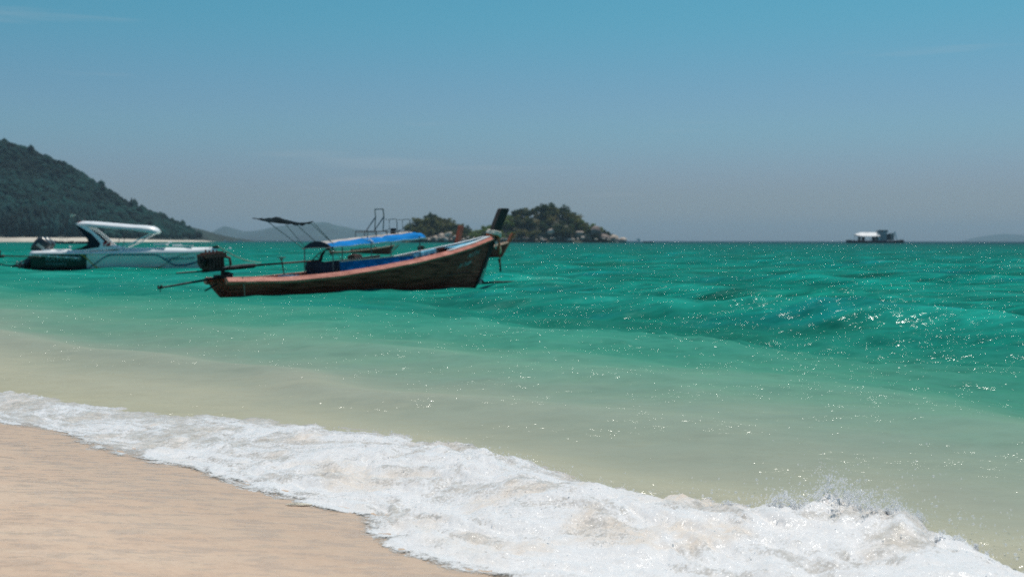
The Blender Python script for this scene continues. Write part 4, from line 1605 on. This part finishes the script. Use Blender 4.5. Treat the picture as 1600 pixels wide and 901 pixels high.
# deck moulding: white band rising to the bow
g = MB()
rings = []
for i in range(41):
    u = -.05 + (LS + .12) * i / 40
    a = min(1, i / 40)
    y = sp_b(a)
    zr = sp_deck(a)
    zt = zr + .17 + .16 * max(0, min(1, (u - 3.2) / 2.2)) * (1 - .35 * a)
    rings.append([(u, -(y + .06), zr - .05), (u, -(y + .09), zr + .0), (u, -(y - .50) if y > .7 else -y * .3, zt), (u, -(y - .62) if y > .7 else -y * .15, zt + .02), (u, (y - .62) if y > .7 else y * .15, zt + .02), (u, (y - .50) if y > .7 else y * .3, zt), (u, y + .09, zr + .0), (u, y + .06, zr - .05)])
g.loft(rings)
g.build('deck', 'gel_white', sb_, True)
# black wrap of the stern quarter
sp_strip(lambda u: -.2, lambda u: .90, -.0, 3.3, 'black_wrap', 'gel_black', .030)
zst = lambda u: (.86 if u < 7.4 else .86 - .66 * sstep(7.3, 8.9, u)) if u > 4.9 else .86 - .98 * sstep(4.9, 2.9, u)
wv_ = lambda u, k: float(zst(u) + (0.42 * sstep(9.2, 11.0, u) if u > 9.2 else 0))
sp_strip(lambda u: wv_(u, 0) - .035 - .05 * float(sstep(8.5, 10, u)), lambda u: wv_(u, 0) + .03, 2.9, 10.6, 'wave_stripe', 'stripe_blue', .042, 70)
sp_strip(lambda u: max(.02, .88 - .86 * float(sstep(2.9, 4.1, u))) - .04, lambda u: max(.02, .88 - .86 * float(sstep(2.9, 4.1, u))) + .04, 2.95, 8.0, 'gold_stripe', 'stripe_gold', .036, 60)
sp_strip(lambda u: .05 + .80 * float(sstep(7.6, 9.2, u)), lambda u: .085 + .80 * float(sstep(7.6, 9.2, u)), 7.6, 9.4, 'grey_stripe', 'stripe_grey', .036, 30)
# arch with tinted side glass
for sd in (-1, 1):
    g = MB()
    g.prism([(2.60, 2.72), (3.25, 2.62), (3.95, 2.02), (4.55, 1.42), (5.30, 1.22), (3.0, 1.10), (1.9, 1.12), (3.2, 1.18), (4.05, 1.32), (4.12, 1.55), (3.55, 2.15), (2.95, 2.52)], sd * 1.36, sd * 1.22)
    g.v = [(p[0], p[1] - sd * .42 * max(0, (p[2] - 1.25) / 1.45), p[2]) for p in g.v]
    g.build('arch', 'gel_white', sb_)
    g = MB()
    g.prism([(2.55, 2.70), (2.98, 2.52), (3.58, 2.12), (4.13, 1.54), (4.05, 1.31), (3.4, 1.19), (2.4, 1.14), (3.0, 1.30), (3.35, 1.48), (3.35, 1.75), (3.0, 2.2)], sd * 1.34, sd * 1.25)
    g.v = [(p[0], p[1] - sd * .42 * max(0, (p[2] - 1.25) / 1.45), p[2]) for p in g.v]
    g.build('side_glass', 'tint_glass', sb_)
g = MB()
g.prism([(4.55, 1.42), (5.1, 1.25), (5.16, 1.25), (4.62, 1.44)], -1.2, 1.2)
g.build('windscreen', 'tint_glass', sb_)
# hard top
g = MB()
rings = []
for u, z0, z1, y in ((2.55, 2.72, 2.80, 1.15), (2.8, 2.64, 2.86, 1.28), (3.6, 2.56, 2.83, 1.32), (4.8, 2.46, 2.73, 1.32), (5.9, 2.38, 2.63, 1.30), (6.7, 2.24, 2.59, 1.26), (7.15, 2.14, 2.53, 1.15), (7.36, 2.18, 2.42, 1.0), (7.44, 2.26, 2.34, .85)):
    y *= .70
    rings.append([(u, -y + .1, z0), (u, -y - .06, z0 + .02), (u, -y * .78, z1), (u, 0, z1 + .10), (u, y * .78, z1), (u, y + .06, z0 + .02), (u, y - .1, z0)])
g.loft(rings)
g.build('hard_top', 'gel_white', sb_, True)
for sd in (-1, 1):
    MB().tube([(7.15, sd * .72, 2.22), (6.7, sd * .82, 1.98), (5.9, sd * .98, 1.55), (5.3, sd * 1.05, 1.3)], [.05, .045, .04, .035], 6).build('roof_strut', 'gel_white', sb_)
    MB().tube([(5.3, sd * .7, 2.45), (5.0, sd * .8, 1.3)], .02, 6).build('roof_strut', 'steel', sb_)
# deck fittings
for u, y, d in ((7.6, -.5, (.75, .7, .10)), (8.5, .1, (.5, .6, .10)), (9.0, -.1, (1.0, .5, .06))):
    MB().box((u, y, 1.50 - .10 * (u - 7.6) / 1.5), d).build('hatch', 'gel_white', sb_)
MB().tube([(8.0, -.2, 1.4), (8.05, -.2, 1.62), (8.2, -.2, 1.66)], .05, 7).build('vent', 'gel_white', sb_)
g = MB()
g.tube([(9.3, -.8, 1.30), (9.4, -.8, 1.46), (10.6, -.35, 1.5), (11.0, 0, 1.52), (10.6, .35, 1.5), (9.4, .8, 1.46), (9.3, .8, 1.3)], .015, 6)
g.tube([(10.6, -.35, 1.25), (10.6, -.35, 1.5)], .015, 6)
g.build('bow_rail', 'steel', sb_)
MB().box((10.9, 0, 1.32), (.35, .2, .16)).build('anchor_roller', 'engine_rust', sb_)
for u in (.8, 1.6):
    MB().box((u, 0, 1.14), (.5, 1.7, .10)).build('stern_seat', 'gel_white', sb_)
MB().tube([(2.75, -.3, 2.82), (2.6, -.3, 3.2), (2.45, -.3, 3.35)], .018, 6).build('flag_staff', 'steel', sb_)
MB().prism([(2.48, 3.34), (2.2, 3.40), (2.05, 3.28), (2.12, 3.16), (2.35, 3.22)], -.31, -.29).build('flag', 'cloth_cream', sb_)
MB().tube([(2.95, .1, 2.85), (2.8, .1, 3.25)], .015, 6).build('aerial', 'engine_rust', sb_)
MB().box((2.75, -.2, 2.88), (.35, .3, .08)).build('beacon', 'red_flag', sb_)
fl = MB().box((4.50, -1.30, 1.52), (.42, .02, .27), Matrix.Rotation(R(-16), 3, 'X')).build('dive_flag', 'red_flag', sb_)
MB().prism([(4.32, 1.42), (4.38, 1.40), (4.68, 1.62), (4.62, 1.64)], -1.345, -1.325).build('diagonal', 'gel_white', fl)
text_mesh('RAWITRO', .47, lambda x, y, d: sp_side(.85 + x, .47 + y, .045), 'stern_lettering', 'letter_teal', sb_, .2)
text_mesh('sataspeed g', .27, lambda x, y, d: sp_side(.85 + x, .24 + y, .045), 'stern_lettering', 'letter_teal', sb_, .2)
text_mesh('ANDAMAN SALA EXCURSION', .185, lambda x, y, d: (5.45 + x, -(sp_b((5.45 + x) / LS) + .062), 1.12 + y * .55), 'deck_lettering', 'letter_dark', sb_)
text_mesh('anglidive.com', .34, lambda x, y, d: sp_side(8.0 + x, .50 + y + .03 * x, .05), 'hull_lettering', 'stripe_blue', sb_, .2)
# string of white fenders along the stern
for i in range(17):
    u = .05 + i * .175
    MB().ball(sp_side(u, .84 - .012 * i, .07), .075, 7, 5, (1.25, .9, .9)).build('fender', 'cloth_cream' if i % 3 else 'gel_white', sb_)
# tilted outboard engines
for y in (-.45, .45):
    e = empty('outboard')
    e.parent = sb_
    e.location = (-.12, y, .72)
    e.rotation_euler = (0, R(38), 0)
    e.scale = (1.2,) * 3
    g = MB()
    rings = []
    for z, x0, x1, w in ((.25, -.32, .28, .20), (.45, -.38, .34, .27), (.75, -.40, .36, .29), (1.0, -.36, .34, .27), (1.12, -.26, .26, .20)):
        rings.append([(x0, -w * .6, z), (x0 + .1, -w, z), (x1 - .1, -w, z), (x1, -w * .6, z), (x1, w * .6, z), (x1 - .1, w, z), (x0 + .1, w, z), (x0, w * .6, z)])
    g.loft(rings)
    g.build('cowling', 'cowl_grey', e, True)
    g = MB()
    rings = []
    for z, x0, x1, w in ((.3, -.22, .20, .14), (0, -.20, .18, .12), (-.5, -.18, .14, .07), (-.85, -.17, .13, .05)):
        rings.append([(x0, 0, z), (0, -w, z), (x1, 0, z), (0, w, z)])
    g.loft(rings)
    g.box((-.1, 0, -.62), (.6, .32, .03))
    g.tube([(-.42, 0, -.86), (-.30, 0, -.86), (.25, 0, -.86), (.36, 0, -.86)], [.05, .08, .08, .02], 8)
    g.prism([(-.15, -.88), (.15, -.88), (-.05, -1.15), (-.15, -1.15)], -.015, .015)
    g.build('lower_leg', 'gel_black', e)
    g = MB()
    for k in range(3):
        rt = Matrix.Rotation(k * 2.094, 3, 'X')
        g.box(Vector((-.44, 0, -.86)) + rt @ Vector((0, .13, 0)), (.03, .2, .12), rt @ Matrix.Rotation(.6, 3, 'Y'))
    g.build('propeller', 'gel_black', e)
    MB().prism([(-.18, .62), (.24, .62), (.24, .78), (-.18, .78)], -.305, -.290).build('decal', 'letter_white', e)
g = MB()
g.tube([(.1, -1.2, .85), (-.8, -1.25, .28)], .03, 6)
g.tube([(.1, -.95, .85), (-.8, -1.0, .28)], .03, 6)
for i in range(4):
    a = .2 + i * .22
    g.tube([(.1 - .9 * a, -1.2 - .05 * a, .85 - .57 * a), (.1 - .9 * a, -.95 - .05 * a, .85 - .57 * a)], .022, 6)
g.build('boarding_ladder', 'steel', sb_)
# mooring line from its bow
bw = sb_.location + Matrix.Rotation(R(7), 3, 'Z') @ Vector((10.95, 0, 1.42))
en = Vector((-18.4, 74.5, .0))
pts = []
for i in range(15):
    a = i / 14
    p = bw.lerp(pix(408, 411, 84) * 1.0, a)
    p.z -= .25 * math.sin(a * math.pi)
    pts.append(p)
mo = MB().tube(pts, .035, 6).build('mooring_line', 'rope', None, True)
tag(mo, 'pale mooring line running from the speedboat bow down into the water', 'rope')

# ------------------------------------------------------------------ far vessels, floats and small things
def small_boat(px, Yd, L, hd, label, hullm, top=None, name='moored_boat', h=.9):
    p = pix(px, 376, Yd)
    r = empty(name, (p.x, Yd, 0), hd)
    g = MB()
    rings = []
    for i in range(13):
        a = i / 12
        y = L * .11 * (1 - abs(2 * a - .9) ** 2.6 * .9) + .05
        zt = h * (.75 + .5 * (2 * a - .9) ** 2)
        u = (a - .5) * L
        rings.append([(u, -y, zt), (u + (.06 * L if a > .9 else 0) * -.5, -y * .5, -.3), (u, y * .5, -.3), (u, y, zt)])
    g.loft(rings)
    g.build('hull', hullm, r)
    if top:
        g = MB()
        g.box((-.05 * L, 0, h + 1.5), (.42 * L, L * .2, .12))
        g.build('canopy', top, r)
        for dx in (-.2, .12):
            for dy in (-1, 1):
                MB().tube([(dx * L, dy * L * .08, h * .6), (dx * L, dy * L * .08, h + 1.45)], .05, 5).build('post', 'steel', r)
    MB().box((.15 * L, 0, h * .9), (.25 * L, L * .14, .35)).build('locker', 'roof_grey', r)
    tag(r, label, 'boat')
    return r


small_boat(118, 560, 17, R(4), 'long dark boat with pale canopy moored off the far beach', 'ferry_dark', None, h=1.1)
small_boat(100, 640, 12, R(170), 'small dark boat with grey canopy near the far beach', 'ferry_dark', 'ferry_white', h=1.2)
small_boat(364, 900, 14, R(12), 'tiny white boat on the horizon left of the nearest boat', 'ferry_white', None, h=1.6)
mb_ = small_boat(998, 950, 9, R(35), 'tiny white motorboat by the tip of the larger island', 'ferry_white', None, 'motorboat', h=1.5)
MB().prism([(-2, 1.2), (1.2, 1.2), (.2, 3.6), (-1.6, 3.6)], -.8, .8).build('cabin', 'ferry_white', mb_)
small_boat(1010, 1010, 12, R(170), 'tiny low dark boat right of the white motorboat', 'ferry_dark', None, h=1.2)

fy = empty('ferry', (*pix(1366, 376, 1000).xy, 0), R(-3))
tag(fy, 'distant dark flat ferry barge with white awning on the horizon', 'ferry')
k = 1000 / 1777.8
g = MB()
g.prism([(-42 * k, 2.9), (-41 * k, -.5), (41 * k, -.5), (43 * k, 1.6), (41 * k, 3.1), (30 * k, 2.2), (-30 * k, 2.2)], -6, 6)
g.build('hull', 'ferry_dark', fy)
g = MB()
rings = []
for x, z0, z1, y in ((-31, 7.2, 7.5, 4.2), (-27, 6.6, 8.6, 6.8), (-22, 6.2, 9.4, 7.5), (0, 6.2, 9.4, 7.5), (4, 6.2, 9.0, 7.5), (5, 6.4, 6.8, 7)) :
    rings.append([(x * k, -y, z0), (x * k, -y * .15, z1), (x * k, y * .15, z1), (x * k, y, z0)])
g.loft(rings)
g.build('awning', 'ferry_white', fy)
for x in (-29, -23, -17, -11, -5, 1):
    for y in (-4.2, 4.2):
        MB().tube([(x * k, y, 2), (x * k, y, 7.3)], .14, 5).build('awning_post', 'ferry_grey', fy)
for x, w in ((-23, 2.2), (-17, 3.2), (-1, 4)):
    MB().box((x * k, 1.5, 3.9), (w * k, 4, 3.6)).build('deck_cabin', 'ferry_dark', fy)
g = MB()
g.prism([(1 * k, 8.8), (3.2 * k, 8.8), (6.5 * k, 2.2), (4.5 * k, 2.2)], -5.2, -4.6)
g.build('stair', 'ferry_white', fy)
w_ = MB().box((10 * k, 0, 6.0), (14 * k, 7, 8.0)).build('wheelhouse', 'ferry_grey', fy)
MB().box((11.5 * k, 0, 10.4), (15 * k, 6, 2.2)).build('bridge', 'ferry_grey', fy)
for x in (6, 10.5, 16.5):
    MB().box((x * k, -3.05, 10.6), (2.0 * k, .12, 1.5)).build('bridge_window', 'ferry_dark', fy)
MB().box((20 * k, 0, 5.2), (6 * k, 6.5, 5.4)).build('deckhouse', 'ferry_dark', fy)
MB().box((25.5 * k, 0, 5.6), (6 * k, 6.5, 6.2)).build('cargo_block', 'ferry_tan', fy)
g = MB()
g.prism([(26 * k, 8.6), (29.5 * k, 10.6), (33.5 * k, 2.4), (32.3 * k, 2.4), (29 * k, 8.0)], -3.6, -3.2)
g.build('derrick', 'ferry_white', fy)
for x in (-38, -34, 37):
    MB().tube([(x * k, -5.5, 2.2), (x * k, -5.5, 4.6)], .1, 5).build('rail_post', 'ferry_grey', fy)

for px, py, rr, lb in ((359.5, 389.5, .30, 'white round buoy above the mooring line, left of the nearest boat'), (109.5, 387.5, .34, 'white round buoy behind the speedboat stern')):
    Yd = EYE * 1777.8 / (py - 375.2)
    p = pix(px, py, Yd)
    g = MB().ball((0, 0, .12), rr, 12, 8)
    g.tube([(0, 0, .12 + rr * .9), (0, 0, .12 + rr * 1.25)], .05, 6)
    g = g.build('buoy', 'foam_white', None, True)
    g.location = (p.x, Yd, 0)
    tag(g, lb, 'buoy')

# a sliver of driftwood on the wet sand
dw = MB()
dw.loft([[(x, -w, .004), (x, -w * .4, .004 + h_), (x, w * .5, .004 + h_ * .9), (x, w, .004)] for x, w, h_ in ((-.085, .004, .003), (-.05, .014, .008), (0, .019, .011), (.045, .015, .008), (.085, .004, .003))])
dw = dw.build('driftwood', 'driftwood', None)
dw.location = (-1.385, 7.33, float(sand_h(np.array([4.2]), np.array([-6.16]))[0]) + .008)
dw.rotation_euler = (0, R(2), R(6))
tag(dw, 'thin pale sliver of driftwood lying on the wet sand', 'driftwood')

# ------------------------------------------------------------------ haze
hz = MB().box((0, 6850, 95), (16000, 14200, 210))
hz = hz.build('haze', None, None)
mh = bpy.data.materials.new('haze_air')
n, l = nodes_of(mh)
n.remove(n['Principled BSDF'])
pv = n.new('ShaderNodeVolumePrincipled')
pv.inputs['Color'].default_value = (.515, .73, .865, 1)
pv.inputs['Density'].default_value = 0.000085
pv.inputs['Anisotropy'].default_value = 0.0
l.new(pv.outputs[0], n['Material Output'].inputs['Volume'])
hz.data.materials.append(mh)
tag(hz, 'pale even sea haze over the whole bay', 'haze', kind='stuff')
